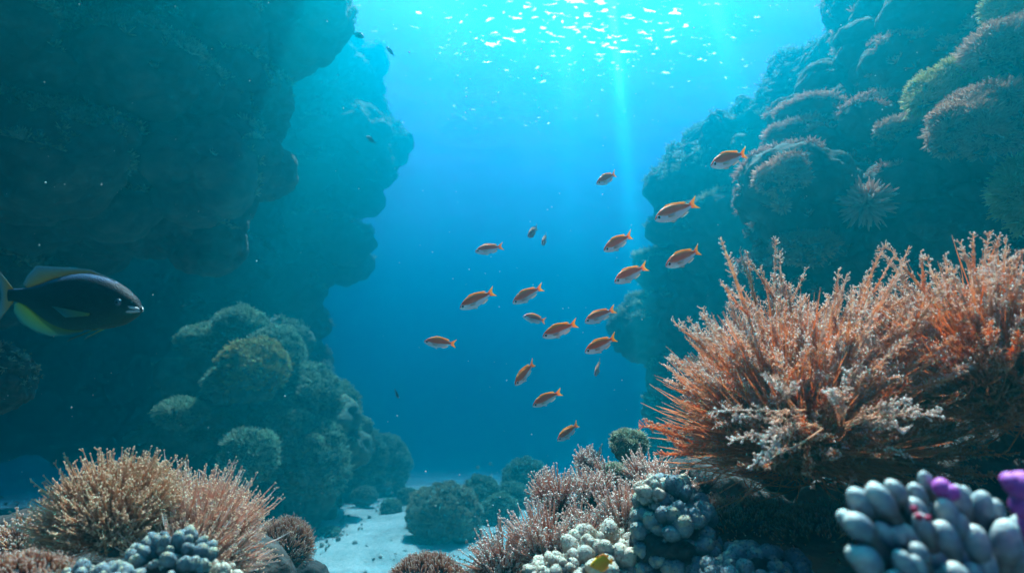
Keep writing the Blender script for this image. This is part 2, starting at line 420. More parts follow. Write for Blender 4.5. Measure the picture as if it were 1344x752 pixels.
def cliff(name, label, blobs, seed, rock, growth, ntuft, size, n=100, lo=.38, **kw):
    v, f, t = reef_mass(blobs, seed, n=n, **kw)
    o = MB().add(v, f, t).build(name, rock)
    tag(o, label, kind='structure')
    r = np.random.default_rng(seed + 50)
    # patchy growth, thickest where light falls
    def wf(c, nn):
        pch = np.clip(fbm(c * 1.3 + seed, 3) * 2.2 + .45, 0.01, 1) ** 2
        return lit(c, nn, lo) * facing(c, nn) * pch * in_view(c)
    tri = np.concatenate([f[:, [0, 1, 2]], f[:, [0, 2, 3]]])
    p, nn = face_samples(v, tri, ntuft, wf, r)
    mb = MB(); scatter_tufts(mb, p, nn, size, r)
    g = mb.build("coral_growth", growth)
    tag(g, "short furry coral growth on " + label.split(',')[0], kind='stuff')
    return o


# left near wall with its overhang
cliff("cliff", "dark overhanging reef wall at upper left", [
    (20, -30, 6.8, 260, 190, 1.2), (235, 30, 5.5, 130, 90, .8), (312, 62, 5.2, 58, 50, .55), (312, 130, 5.0, 56, 44, .55),
    (328, 212, 4.9, 46, 34, .5), (200, 170, 4.9, 95, 70, .7), (235, 250, 5.0, 80, 60, .6), (110, 110, 4.3, 110, 70, .6), (30, 40, 4.2, 110, 60, .55), (60, 200, 4.3, 140, 80, .6),
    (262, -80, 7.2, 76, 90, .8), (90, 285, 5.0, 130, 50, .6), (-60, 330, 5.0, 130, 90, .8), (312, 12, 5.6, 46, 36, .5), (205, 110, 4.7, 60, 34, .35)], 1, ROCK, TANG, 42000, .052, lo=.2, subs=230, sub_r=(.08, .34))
# unseen rock masses added above the picture to keep the sun off both sides
def shelf(label, ells, seed):
    V, F, k = [], [], 0
    for (x, y, z, rx, ry, rz) in ells:
        sv, sf = cubesphere(40); v = sv * (rx, ry, rz) + (x, y, z)
        v = v + norm(sv / (rx, ry, rz)) * (.35 * fbm(v * .8 + seed, 4) + .22 * lumps(v * 1.4))[:, None]
        V.append(v); F.append(sf + k); k += len(v)
    o = MB().add(np.concatenate(V), np.concatenate(F), .5).build("added_sun_blocker", ROCK); tag(o, label, kind='structure')
shelf("unseen rock added above the left wall to block the sun", [(-8.0, 8.6, 7.0, 2.4, 3.6, 1.5), (-10, 6.0, 6.6, 3.0, 4.0, 1.5), (-2.75, 2.8, 5.4, 1.45, 1.7, .6), (-3.0, 5.0, 6.7, 1.35, 1.3, .7), (-5.6, 2.6, 5.6, 2.2, 2.2, .9), (-2.85, 1.2, 4.5, 1.45, 1.4, .55), (-3.2, -.9, 4.4, 1.9, 1.4, .8), (-6.8, 4.2, 7.0, 1.9, 1.9, 1.1), (-6.5, 2.6, 6.6, 2.2, 2.4, 1.2)], 31)
shelf("unseen rock added above the right wall to block the sun", [(4.3, 2.0, 5.1, 1.35, 1.1, .6), (2.9, 1.4, 4.7, 1.25, 1.2, .5), (2.9, .6, 4.1, 1.3, 1.1, .45), (3.4, -.9, 4.4, 1.7, 1.3, .8), (5.6, 4.0, 6.9, 1.5, 1.8, 1.0), (6.6, 2.5, 6.4, 2.0, 2.2, 1.2)], 32)
# unseen rock masses again, added to block the sun on both sides
def shelf(label, ells, seed):
    V, F, k = [], [], 0
    for (x, y, z, rx, ry, rz) in ells:
        sv, sf = cubesphere(40); v = sv * (rx, ry, rz) + (x, y, z)
        v = v + norm(sv / (rx, ry, rz)) * (.35 * fbm(v * .8 + seed, 4) + .22 * lumps(v * 1.4))[:, None]
        V.append(v); F.append(sf + k); k += len(v)
    o = MB().add(np.concatenate(V), np.concatenate(F), .5).build("added_sun_blocker", ROCK); tag(o, label, kind='structure')
shelf("unseen rock added above the left wall to block the sun", [(-8.0, 8.6, 7.0, 2.4, 3.6, 1.5), (-10, 6.0, 6.6, 3.0, 4.0, 1.5), (-2.75, 2.8, 5.4, 1.45, 1.7, .6), (-3.0, 5.0, 6.7, 1.35, 1.3, .7), (-5.6, 2.6, 5.6, 2.2, 2.2, .9), (-2.85, 1.2, 4.5, 1.45, 1.4, .55), (-3.2, -.9, 4.4, 1.9, 1.4, .8), (-6.8, 4.2, 7.0, 1.9, 1.9, 1.1), (-6.5, 2.6, 6.6, 2.2, 2.4, 1.2)], 31)
shelf("unseen rock added above the right wall to block the sun", [(4.3, 2.0, 5.1, 1.35, 1.1, .6), (2.9, 1.4, 4.7, 1.25, 1.2, .5), (2.9, .6, 4.1, 1.3, 1.1, .45), (3.4, -.9, 4.4, 1.7, 1.3, .8), (5.6, 4.0, 6.9, 1.5, 1.8, 1.0), (6.6, 2.5, 6.4, 2.0, 2.2, 1.2)], 32)
cliff("cliff", "dim reef wall added to darken the open water at left", [
    (-60, 360, 11.6, 200, 190, 1.5), (90, 330, 12.0, 130, 190, 1.3), (205, 350, 12.2, 95, 170, 1.3), (60, 480, 12.4, 230, 110, 1.2)], 9, ROCK, TEALG, 2500, .08, subs=40, n=80)  # backing wall added to darken the open water there
cliff("cliff", "far hazy reef pinnacle behind the left wall", [
    (425, 130, 11.6, 62, 82, 1.1), (445, 200, 11.6, 62, 62, 1.0), (385, 290, 11.8, 66, 100, 1.2), (350, 390, 11.6, 50, 110, 1.2), (330, 520, 11.6, 70, 120, 1.2), (380, 70, 11.6, 55, 55, 1)], 2, ROCK, TANG, 7000, .09, n=90, subs=60, sub_r=(.2, .5))
WALL_R = cliff("cliff", "sunlit reef wall rising at upper right", [
    (1320, -20, 5.2, 150, 150, 1.0), (1175, 130, 4.7, 90, 85, .6), (1165, 50, 5.2, 52, 60, .5), (1095, 215, 4.3, 68, 52, .5),
    (1030, 262, 4.1, 42, 40, .4), (1190, 280, 4.1, 130, 110, .6), (1330, 250, 3.9, 150, 130, .6), (1100, 330, 4.2, 80, 60, .55), (1270, 90, 4.5, 110, 90, .7),
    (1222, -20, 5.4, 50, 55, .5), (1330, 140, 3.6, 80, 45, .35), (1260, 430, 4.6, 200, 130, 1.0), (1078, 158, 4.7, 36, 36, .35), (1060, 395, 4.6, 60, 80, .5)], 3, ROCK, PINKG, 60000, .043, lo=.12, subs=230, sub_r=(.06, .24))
cliff("cliff", "far blue reef cliff behind the right wall", [
    (1010, 210, 7.6, 85, 80, 1), (940, 270, 8.0, 62, 95, 1), (1070, 140, 7.2, 75, 55, 1), (915, 330, 8.2, 42, 78, .8),
    (980, 420, 8.2, 110, 160, 1.2), (925, 450, 8.4, 42, 100, .8), (1100, 350, 7.4, 140, 220, 1.2), (980, 600, 8.4, 110, 130, 1.2)], 4, ROCK, TANG, 12000, .075, n=90, subs=80)
cliff("reef_slope", "low green reef rising from the sand at left", [
    (310, 590, 7.40, 70, 90, .9), (325, 475, 7.57, 46, 42, .6), (292, 500, 7.57, 45, 50, .6), (375, 615, 7.31, 56, 56, .7), (420, 570, 7.74, 40, 45, .6),
    (262, 600, 7.40, 50, 60, .8), (355, 520, 7.6, 45, 50, .6)], 5, ROCKG, TEALG, 14000, .06, n=80, subs=110, sub_r=(.08, .24))
bpy.context.view_layer.update()
DG = bpy.context.evaluated_depsgraph_get()
def hit(px, py, default=4.0, skip=("haze", "water_surface", "seabed")):
    d = norm(P(px, py, 1.0) - CAM); o = Vector(CAM)
    for _ in range(12):
        ok, loc, nn, _i, ob, _m = S.ray_cast(DG, o, Vector(d))
        if not ok: break
        if ob.name.split('.')[0] not in skip and ob.name.split('.')[0] != 'coral_growth': return np.array(loc), np.array(nn)
        o = loc + Vector(d) * 1e-3
    return P(px, py, default), -d

# ------------------------------------------------------------------ coral builders
def thing(name, label, cat, loc, group=None):
    o = empty(name, loc); tag(o, label, cat, group); return o

def dome_dirs(n, axis, spread, r, power=1.0):
    """n directions about axis, up to spread radians away, evenly spread"""
    k = np.arange(n) + .5
    cz = 1 - (1 - math.cos(spread)) * (k / n) ** power
    ph = k * 2.399963 + r.random() * 6
    sz = np.sqrt(1 - cz ** 2)
    d = np.stack([sz * np.cos(ph), sz * np.sin(ph), cz], -1)
    M = frames(np.array([axis]))[0]
    return d @ M.T

def strands(mb, base, d, L, rad, r, segs=7, k=4, up=.25, wig=.12, t0=0.0, t1=1.0, club=1.0):
    """curving tapered strands; returns the paths"""
    s = np.linspace(0, 1, segs); N = len(d)
    L = np.broadcast_to(L, (N,))
    path = base[:, None] + d[:, None] * (s[None, :, None] * L[:, None, None])
    path = path + np.array([0, 0, 1.0]) * (up * L)[:, None, None] * (s ** 2)[None, :, None]
    b = np.clip(r.normal(size=(N, 3)), -1.4, 1.4); path = path + (wig * L)[:, None, None] * (s ** 1.6)[None, :, None] * b[:, None]
    b2 = r.normal(size=(N, 3)); path = path + (wig * .35 * L)[:, None, None] * np.sin(s * 5)[None, :, None] * b2[:, None]
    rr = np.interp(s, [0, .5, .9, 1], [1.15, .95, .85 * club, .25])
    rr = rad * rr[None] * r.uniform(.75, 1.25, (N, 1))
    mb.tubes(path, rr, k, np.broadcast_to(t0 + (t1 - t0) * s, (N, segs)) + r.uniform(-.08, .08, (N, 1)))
    return path

def side_twigs(mb, knobs, path, per, tl, rad, r, start=.35, kr=.0016, fwd=.8, kt=OCT, tipc=.85, krand=.5, dim=1.0, bias=1.0):
    """short side branches along each path, each ending in a polyp"""
    N, Sg, _ = path.shape
    u = (start + (1 - start) * r.random((N, per)) ** bias) * (Sg - 1) * .999
    i = np.floor(u).astype(int); fr = (u - i)[..., None]
    n_ = np.arange(N)[:, None]
    p = path[n_, i] * (1 - fr) + path[n_, i + 1] * fr
    t = norm(path[n_, i + 1] - path[n_, i])
    rd = norm(np.cross(t, r.normal(size=t.shape)))
    frac = (u / (Sg - 1))
    d = norm(t * fwd + rd).reshape(-1, 3); p = p.reshape(-1, 3); fl = frac.ravel()
    L = tl * r.uniform(.5, 1.2, len(p)) * (1.2 - .45 * fl)
    pth = np.stack([p, p + d * L[:, None] * .55, p + d * L[:, None] + .12 * L[:, None] * r.normal(size=p.shape)], 1)
    a = np.stack([fl * .6 + .05, fl * .5 + tipc * .5, fl * .3 + tipc * .85], 1)
    a = a * dim
    mb.tubes(pth, rad * np.array([1, .85, .6])[None], 3, a)
    sel = r.random(len(p)) < .98
    knobs.balls(pth[sel, 2], kr * r.uniform(1 - krand, 1 + krand, sel.sum()), kt, a=np.clip((.4 + .65 * fl[sel]) * dim + r.uniform(-.15, .1, sel.sum()), 0, 1))
    return pth

def holdfast(t, r, R, mat_, off=(0, 0, 0), squash=.7, seed=0):
    sv, sf = cubesphere(24)
    q = sv * (R, R, R * squash) + off; w_ = q * (.25 / R) * 8 + seed
    v = q + norm(sv) * (R * (.35 * fbm(w_, 3) + .3 * (lumps(w_ * 1.4) - .5)))[:, None]
    MB().add(v, sf, np.clip(.4 + .6 * fbm(w_ * 2, 3), 0, 1)).build("holdfast", mat_, t)

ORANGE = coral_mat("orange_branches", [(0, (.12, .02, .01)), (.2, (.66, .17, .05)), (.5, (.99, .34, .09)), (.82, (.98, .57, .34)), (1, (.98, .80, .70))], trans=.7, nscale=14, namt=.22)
POLYP = coral_mat("pale_polyps", [(0, (.50, .15, .05)), (.4, (.92, .44, .22)), (.75, (.96, .66, .50)), (1, (.97, .80, .72))], trans=.35, nscale=60, namt=.3)

def feather_coral(label, base, axis, R, seed, nb=30, ns=12, twigs=50, fill=9000, spread=1.55, up=.12, group=None, sc=1.0, up_gain=.25):
    r = np.random.default_rng(seed)
    t = thing("feather_coral", label, "coral", base, group)
    mb, kn, fl = MB(), MB(), MB()
    bd = dome_dirs(nb, axis, spread, r)
    bd = norm(bd + .13 * r.normal(size=bd.shape))
    bd = bd[bd[:, 2] > -.08]
    for b in bd:
        low = float(np.clip((b[2] + .15) / .6, .5, 1)); Lb = R * r.uniform(.74, 1.08) * (1 + up_gain * max(0, b[2])) * (.9 if b[0] < -.45 else 1.0)  # lower bundles coloured darker and browner: shade put into the colour
        n_ = int(ns * r.uniform(.7, 1.3))
        dd = norm(b + .15 * r.normal(size=(n_, 3)))
        al = (dd @ b)
        L = Lb * np.clip(1 - 5 * (1 - al), .6, 1) * r.uniform(.8, 1.08, n_)
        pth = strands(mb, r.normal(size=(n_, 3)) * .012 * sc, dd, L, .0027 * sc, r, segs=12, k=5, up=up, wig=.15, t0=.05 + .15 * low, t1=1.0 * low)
        for extra in range(2):    # forks near the ends
            q0 = pth[:, 6 + extra * 2]; tt = norm(pth[:, 7 + extra * 2] - q0)
            d2 = norm(tt + .42 * np.clip(r.normal(size=tt.shape), -1.3, 1.3))
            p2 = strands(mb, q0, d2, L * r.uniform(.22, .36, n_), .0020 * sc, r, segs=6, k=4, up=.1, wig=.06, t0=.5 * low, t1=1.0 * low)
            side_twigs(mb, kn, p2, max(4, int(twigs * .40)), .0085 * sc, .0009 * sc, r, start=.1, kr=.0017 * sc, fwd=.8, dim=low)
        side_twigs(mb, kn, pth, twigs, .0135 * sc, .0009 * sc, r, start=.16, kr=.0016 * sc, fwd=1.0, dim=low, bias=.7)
    fd = dome_dirs(fill, axis, spread + .1, r); fd = norm(fd + .12 * r.normal(size=fd.shape)); fd = fd[fd[:, 2] > -.25]; fill = len(fd)
    strands(fl, r.normal(size=(fill, 3)) * .02 * sc, fd, R * r.uniform(.35, .82, fill), .0012 * sc, r, segs=7, k=3, up=up, wig=.13, t0=.15, t1=.72)
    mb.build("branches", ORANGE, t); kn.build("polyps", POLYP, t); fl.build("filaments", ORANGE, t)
    return t

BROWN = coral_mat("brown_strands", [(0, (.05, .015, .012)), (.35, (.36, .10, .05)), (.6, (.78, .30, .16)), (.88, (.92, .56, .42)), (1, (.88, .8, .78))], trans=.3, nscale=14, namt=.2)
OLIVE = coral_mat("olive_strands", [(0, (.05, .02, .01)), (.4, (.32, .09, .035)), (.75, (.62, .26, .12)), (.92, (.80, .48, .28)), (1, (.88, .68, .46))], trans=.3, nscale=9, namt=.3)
PALE = coral_mat("pale_strand_tips", [(0, (.5, .24, .16)), (1, (.88, .68, .58))], trans=.25)

BTIP = coral_mat("buff_tips", [(0, (.14, .06, .02)), (.5, (.52, .26, .12)), (1, (.88, .62, .42))], trans=.3)
def brush_coral(label, base, axis, H, n, seed, spread=.8, m=None, rad=.0015, per=9, tl=.005, group=None, up=.15, wig=.06, cat="coral", name="brush_coral", kr=.0014, foot=.25, segs=8, bundle=16, knobmat=None, rock=None):
    r = np.random.default_rng(seed); m = m or BROWN
    t = thing(name, label, cat, base, group)
    mb, kn = MB(), MB()
    nb = max(5, n // bundle); bd = dome_dirs(nb, axis, spread, r); bd = norm(bd + .10 * r.normal(size=bd.shape)); w_ = r.integers(0, nb, n)
    d = norm(bd[w_] + (.95 * spread / math.sqrt(nb)) * np.clip(r.normal(size=(n, 3)), -1.6, 1.6))
    al = (d * bd[w_]).sum(1); bl = (r.uniform(.72, 1.1, nb) if n < 1000 else r.uniform(.88, 1.06, nb))[w_]
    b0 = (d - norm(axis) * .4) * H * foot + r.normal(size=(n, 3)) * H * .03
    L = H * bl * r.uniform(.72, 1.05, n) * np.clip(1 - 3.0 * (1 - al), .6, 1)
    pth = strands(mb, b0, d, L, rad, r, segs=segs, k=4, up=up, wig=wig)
    side_twigs(mb, kn, pth, per, tl, rad * .55, r, start=.3, kr=kr, fwd=1.4)
    kn.balls(pth[:, -1], kr * 1.25, OCT, a=1.0)
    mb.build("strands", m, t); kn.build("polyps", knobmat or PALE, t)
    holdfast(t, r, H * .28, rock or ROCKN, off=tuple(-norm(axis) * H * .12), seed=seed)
    return t

def lobes(mb, cen, R, axis, n, size, r, elong=1.4, spread=1.5, squash=(1, 1, 1), jit=.5, tmpl=None, bump=.24):
    d = dome_dirs(n, axis, spread, r); d = norm(d + jit * .35 * r.normal(size=d.shape))
    p = cen + d * R * np.array(squash)
    M = frames(norm(d + .3 * np.array([0, 0, 1.0]) + .25 * jit * r.normal(size=d.shape)))
    tv, tf = tmpl or ICO3
    sc = size * r.uniform(.5, 1.25, (n, 1)) * np.array([[1, 1, elong]]) * r.uniform(.85, 1.15, (n, 3))
    vv = np.einsum('nij,nkj->nki', M, tv[None] * sc[:, None]) + p[:, None]
    fl = vv.reshape(-1, 3); nr = norm(fl - np.repeat(p, len(tv), 0))
    w_ = fl / size
    fl = fl + nr * (size * bump * (fbm(w_ * .8 + 3, 2) + .35 * fbm(w_ * 3.1, 2) + .30 * lumps(w_ * 2.6)))[:, None]
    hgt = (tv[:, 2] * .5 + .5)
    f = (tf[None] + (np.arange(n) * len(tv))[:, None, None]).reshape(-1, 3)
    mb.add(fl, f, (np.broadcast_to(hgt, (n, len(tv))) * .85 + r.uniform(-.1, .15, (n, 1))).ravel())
    return p, M, sc

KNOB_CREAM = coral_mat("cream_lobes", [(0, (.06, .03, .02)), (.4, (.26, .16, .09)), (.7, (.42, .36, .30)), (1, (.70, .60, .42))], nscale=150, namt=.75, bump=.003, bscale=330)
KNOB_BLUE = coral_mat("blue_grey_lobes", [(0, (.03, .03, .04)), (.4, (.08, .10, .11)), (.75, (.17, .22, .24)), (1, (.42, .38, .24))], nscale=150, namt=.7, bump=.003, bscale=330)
KNOB_WHITE = coral_mat("milky_lobes", [(0, (.10, .06, .05)), (.35, (.09, .085, .09)), (.7, (.18, .22, .26)), (1, (.55, .56, .50))], nscale=90, namt=.55, bump=.0016, bscale=200, rough=.45, spec=.4)  # bluish shade on the sides and lit rims on top put into the colour
MAGENTA = coral_mat("magenta_buds", [(0, (.25, .02, .18)), (.5, (.42, .05, .34)), (1, (.62, .18, .55))], nscale=60, namt=.4, rough=.5)
REDBUD = coral_mat("red_buds", [(0, (.25, .01, .03)), (1, (.5, .04, .1))], nscale=60, namt=.3, rough=.5)

def knob_coral(label, base, axis, R, n, size, seed, m, elong=1.4, spread=1.5, squash=(1, 1, 1), group=None, name="knob_coral", rock=None, layers=2):
    r = np.random.default_rng(seed)
    t = thing(name, label, "coral", base, group); mb = MB()
    for k in range(layers):
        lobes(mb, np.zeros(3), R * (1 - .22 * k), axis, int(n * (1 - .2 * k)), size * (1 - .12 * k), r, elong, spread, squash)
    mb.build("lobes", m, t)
    V = np.concatenate(mb.v); F = np.concatenate(mb.f)
    pp, nn = face_samples(V, F, n * 55, lambda c, k: np.clip(k[:, 2] + .5, .05, 1), r)
    pm = MB(); pm.balls(pp, size * r.uniform(.07, .15, len(pp)), OCT, a=r.uniform(.1, 1, len(pp))); pm.build("polyps", m, t)
    holdfast(t, r, R * .85, rock or ROCKN, squash=.8, seed=seed)
    return t

def head_coral(label, base, rx, ry, rz, seed, m, growth, tuft=.03, n=500, name="dome_coral", group=None, lump=1.0, cat="coral", cs=44):
    """a lumpy boulder coral with furry polyps on its lit side; base = where it meets the ground"""
    r = np.random.default_rng(seed); t = thing(name, label, cat, base, group)
    sv, sf = cubesphere(cs); R = min(rx, rz)
    c = np.array([0, 0, rz * .75]); q = sv * (rx, ry, rz); w_ = q / R + seed * 2.1
    l2, l3, f3 = lumps(w_ * 2.2), lumps(w_ * 6.5 + 3), fbm(w_ * 7, 3)
    v = c + q + norm(sv / (rx, ry, rz)) * (R * lump * (.22 * fbm(w_ * .9, 3) + .28 * (l2 - .5) + .15 * (l3 - .5) + .05 * f3))[:, None]
    tipv = np.clip(.2 + .35 * l2 + .3 * l3 + .3 * f3, 0, 1)
    MB().add(v, sf, tipv).build("skeleton", m, t)
    tri = np.concatenate([sf[:, [0, 1, 2]], sf[:, [0, 2, 3]]])
    b = np.asarray(base)
    p, nn = face_samples(v, tri, n, lambda cc, k: np.clip(k[:, 2] * .8 + .35, .02, 1) * facing(cc + b, k) * np.clip(cc[:, 2], 0, .2), r)
    mb = MB(); scatter_tufts(mb, p, nn, tuft, r); mb.build("polyps", growth, t)
    return t

# ------------------------------------------------------------------ near reef mounds (right and left)
def near_rock(name, label, blobs, seed, n=90):
    v, f, tt = _mass(blobs, seed, amps=(.30, .30, .12, .014), scales=(2.2, 3.5, 9.0, 26.0), n=n)
    o = MB().add(v, f, tt).build(name, ROCKN); tag(o, label, kind='structure'); return o
near_rock("reef_mound", "dark rocky reef mound at lower right under the corals", [
    (700, 830, 1.75, 85, 75, .25), (800, 775, 1.75, 90, 100, .28), (865, 705, 1.75, 85, 90, .28), (960, 760, 1.55, 150, 150, .3),
    (1080, 760, 1.4, 160, 170, .26), (1240, 740, 1.35, 200, 190, .3), (1400, 620, 1.3, 180, 160, .3), (1220, 640, 1.5, 180, 110, .25), (1300, 900, .78, 210, 150, .14),
    (1100, 1150, 1.9, 420, 330, .9), (800, 1000, 1.9, 170, 190, .4), (640, 990, 1.6, 180, 190, .3)], 21)
near_rock("reef_mound", "dark rocky reef mound at lower left under the corals", [
    (150, 790, 1.15, 150, 90, .22), (260, 810, 1.25, 110, 90, .2), (0, 800, 1.2, 170, 100, .22), (120, 1150, 1.5, 260, 290, .5), (360, 830, 2.0, 70, 80, .22)], 22)

bpy.context.view_layer.update(); DG = bpy.context.evaluated_depsgraph_get()

# ------------------------------------------------------------------ big orange corals
A = np.array
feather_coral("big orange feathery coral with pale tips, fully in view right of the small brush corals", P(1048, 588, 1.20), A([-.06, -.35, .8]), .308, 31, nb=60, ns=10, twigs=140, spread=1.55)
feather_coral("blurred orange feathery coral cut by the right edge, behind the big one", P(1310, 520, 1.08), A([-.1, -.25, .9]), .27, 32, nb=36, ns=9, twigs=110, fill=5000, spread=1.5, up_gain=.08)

def sprig(label, p0, p1, n, seed, sc=1.0):
    """a single pale branching twig reaching out of the orange coral"""
    r = np.random.default_rng(seed); t = thing("coral_sprig", label, "coral branch", p0, "pale sprigs on the big orange coral")
    mb, kn = MB(), MB(); v = p1 - p0; L = np.linalg.norm(v)
    d = norm(v[None] + .16 * L * r.normal(size=(n, 3)))
    pth = strands(mb, r.normal(size=(n, 3)) * .004, d, L * r.uniform(.7, 1.05, n), (.0012 * sc), r, segs=9, k=5, up=-.12, wig=.16, t0=.35, t1=1.0)
    side_twigs(mb, kn, pth, 46, .009 * sc, .0011 * sc, r, start=.2, kr=.0016 * sc, kt=ICO1, tipc=1.0)
    side_twigs(mb, kn, pth, 14, .015 * sc, .0013 * sc, r, start=.4, kr=.0020 * sc, kt=ICO1, tipc=1.0)
    mb.build("twigs", POLYP, t); kn.build("polyps", POLYP, t)
sprig("pale sprig of coral reaching left, lower front of the big orange coral", P(1075, 560, .90), P(938, 582, .88), 3, 41)
sprig("pale sprig curving left just above the lowest sprig", P(1060, 540, .93), P(955, 545, .90), 3, 42, .9)
sprig("bright forked sprig at the lower right side of the big orange coral", P(1110, 560, .92), P(1212, 522, .88), 4, 43, 1.0)
sprig("upright pale sprig in front of the middle of the big orange coral", P(1105, 560, .92), P(1100, 480, .88), 3, 44)
sprig("short pale sprig low in the centre of the big orange coral", P(1040, 530, .93), P(1010, 470, .9), 3, 45, .8)

# ------------------------------------------------------------------ small brush corals on the slope
G1 = "brown brush corals on the slope left of the orange coral"
for (px, py, d, H, n, ax, sp, lab) in (
    (722, 738, 1.30, .125, 170, (-.1, -.2, 1), .85, "brown brush coral fanning wide, above the yellow fish to its left"),
    (660, 748, 1.34, .105, 120, (-.45, -.2, .9), .85, "leftmost brown brush coral leaning left over the sand"),
    (732, 668, 1.55, .102, 120, (-.15, -.1, 1), .75, "brown brush coral rising behind the widest one"),
    (775, 655, 1.60, .085, 100, (.1, -.1, 1), .75, "brown brush coral just right of the one behind the widest"),
    (765, 708, 1.38, .075, 110, (.05, -.3, 1), .85, "small round brown brush coral between the two largest brush corals"),
    (820, 705, 1.38, .128, 180, (-.1, -.2, 1), .72, "tall pale brush coral left of the blue knobby column"),
    (772, 612, 1.85, .062, 110, (-.1, 0, 1), .95, "small brush coral at the top of the slope, leftmost there"),
    (850, 635, 1.65, .088, 130, (-.2, -.1, 1), 1.0, "brush coral touching the left side of the orange coral"),
    (878, 655, 1.42, .085, 130, (-.3, -.25, 1), 1.0, "brush coral between the blue knobby column and the big orange coral"),
    (800, 640, 1.70, .08, 120, (-.1, -.2, 1), .9, "brush coral in the middle of the slope behind the tall pale one"),
    (820, 590, 1.95, .055, 90, (0, 0, 1), 1.1, "thin spiky brush coral on the crest behind the orange coral")):
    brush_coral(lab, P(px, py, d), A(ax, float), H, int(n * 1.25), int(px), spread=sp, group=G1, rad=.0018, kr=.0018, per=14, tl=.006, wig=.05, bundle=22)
head_coral("grey green rounded coral head on the crest of the slope", P(826, 600, 1.9), .052, .05, .045, 55, ROCKG, TANG, tuft=.012, n=260, cs=30)
head_coral("small grey head coral wedged between the brush corals", P(806, 628, 1.7), .028, .028, .022, 56, ROCKN, TANG, tuft=.01, n=160, cs=24)

# knobby corals at the bottom
knob_coral("cream and blue knobby coral with the yellow fish before it", P(795, 745, 1.18), A([0, -.5, .9]), .070, 60, .017, 61, KNOB_CREAM, elong=1.5, squash=(1.25, 1, .9))
knob_coral("low cream knobby coral cut by the bottom edge", P(740, 762, 1.12), A([0, -.5, .9]), .050, 46, .012, 62, KNOB_CREAM, elong=1.2, squash=(1.5, 1, .8))
knob_coral("tall blue grey knobby coral column beside the brush corals", P(885, 715, 1.12), A([-.35, -.6, .8]), .082, 90, .016, 63, KNOB_BLUE, elong=1.25, squash=(.9, .9, 1.45), spread=1.8)
knob_coral("orange brown knobs on top of the blue grey column", P(858, 652, 1.13), A([-.2, -.6, .8]), .026, 22, .011, 64, KNOB_CREAM, elong=1.3, squash=(1, 1, 1.1))
knob_coral("dim teal knobby coral at the bottom under the orange coral", P(990, 765, 1.02), A([-.1, -.6, .9]), .075, 80, .015, 65, KNOB_BLUE, elong=1.2, squash=(1.35, .9, .7))
brush_coral("small pale weedy coral in the shade beside the blue column", P(925, 640, 1.15), A([0, -.4, 1]), .035, 40, 66, spread=1.2, m=OLIVE, rad=.001, kr=.001)

# near knobby corals, right corner
def near_fingers():
    base = P(1255, 722, .52); r = np.random.default_rng(71)
    t = thing("finger_coral", "cluster of thick milky white coral fingers with pink tips in the right corner", "coral", base)
    mb = MB()
    L = [(1135, 655, 26, 34), (1160, 655, 28, 36), (1128, 690, 28, 32), (1140, 728, 30, 32), (1195, 700, 24, 36), (1215, 690, 22, 30),
         (1240, 672, 26, 34), (1255, 655, 24, 36), (1290, 668, 30, 40), (1240, 700, 30, 42), (1275, 712, 30, 34), (1320, 700, 32, 40),
         (1290, 735, 34, 36), (1340, 725, 34, 38), (1190, 735, 26, 34), (1225, 735, 30, 34), (1175, 640, 17, 24), (1200, 645, 18, 26), (1220, 632, 18, 26),
         (1205, 668, 22, 28), (1165, 700, 24, 30), (1260, 755, 34, 34), (1180, 765, 30, 30)]
    tv, tf = ICO3
    pink, red = MB(), MB()
    L = [(x + r.uniform(-5, 5), y + r.uniform(-5, 5), a * r.uniform(.72, .9), b * r.uniform(.8, .95)) for x, y, a, b in L] + [(x + r.choice([-1, 1]) * r.uniform(10, 20), y + r.uniform(-16, 16), a * .6, b * .62) for x, y, a, b in L if y > 650]
    for k, (px, py, a, b) in enumerate(L):
        py += 8; a *= .86; b *= .9
        d = .52 + .06 * (1 - (py - 630) / 130) + r.uniform(-.012, .012) + (px - 1240) * .00018
        c = P(px, py, d) - base
        ax = norm(A([-.35 + (px - 1230) * .004, -.25, .9]))
        M = frames(ax[None])[0]; s_ = A([PX(a, d) * .82, PX(a, d) * .82, PX(b, d) * 1.05])
        v = (tv * s_) @ M.T + c; nr = norm(v - c); v = v + nr * (PX(a, d) * .10 * fbm((v + 1) * 40, 2))[:, None]
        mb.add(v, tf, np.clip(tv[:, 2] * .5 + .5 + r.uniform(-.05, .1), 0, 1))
        stem = A([c - ax * s_[2] * 1.1, c]); 
        mb.tubes(np.linspace(c - ax * s_[2] * 2.6, c, 5)[None], PX(a, d) * .6, 8, np.full((1, 5), .15))
    for (px, py, a, b, mm, d) in ((1236, 634, 13, 15, pink, .555), (1248, 640, 12, 13, pink, .55), (1206, 672, 6, 6, red, .515), (1200, 662, 5, 6, red, .525), (1218, 674, 5, 5, red, .515)):
        py += 6; a *= .85; b *= .85; c = P(px, py, d) - base
        mm.add(tv * (PX(a, d), PX(a, d), PX(b, d)) + c, tf, np.clip(tv[:, 2] * .5 + .5, 0, 1))
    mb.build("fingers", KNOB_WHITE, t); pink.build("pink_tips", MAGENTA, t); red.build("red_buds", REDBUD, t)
near_fingers()
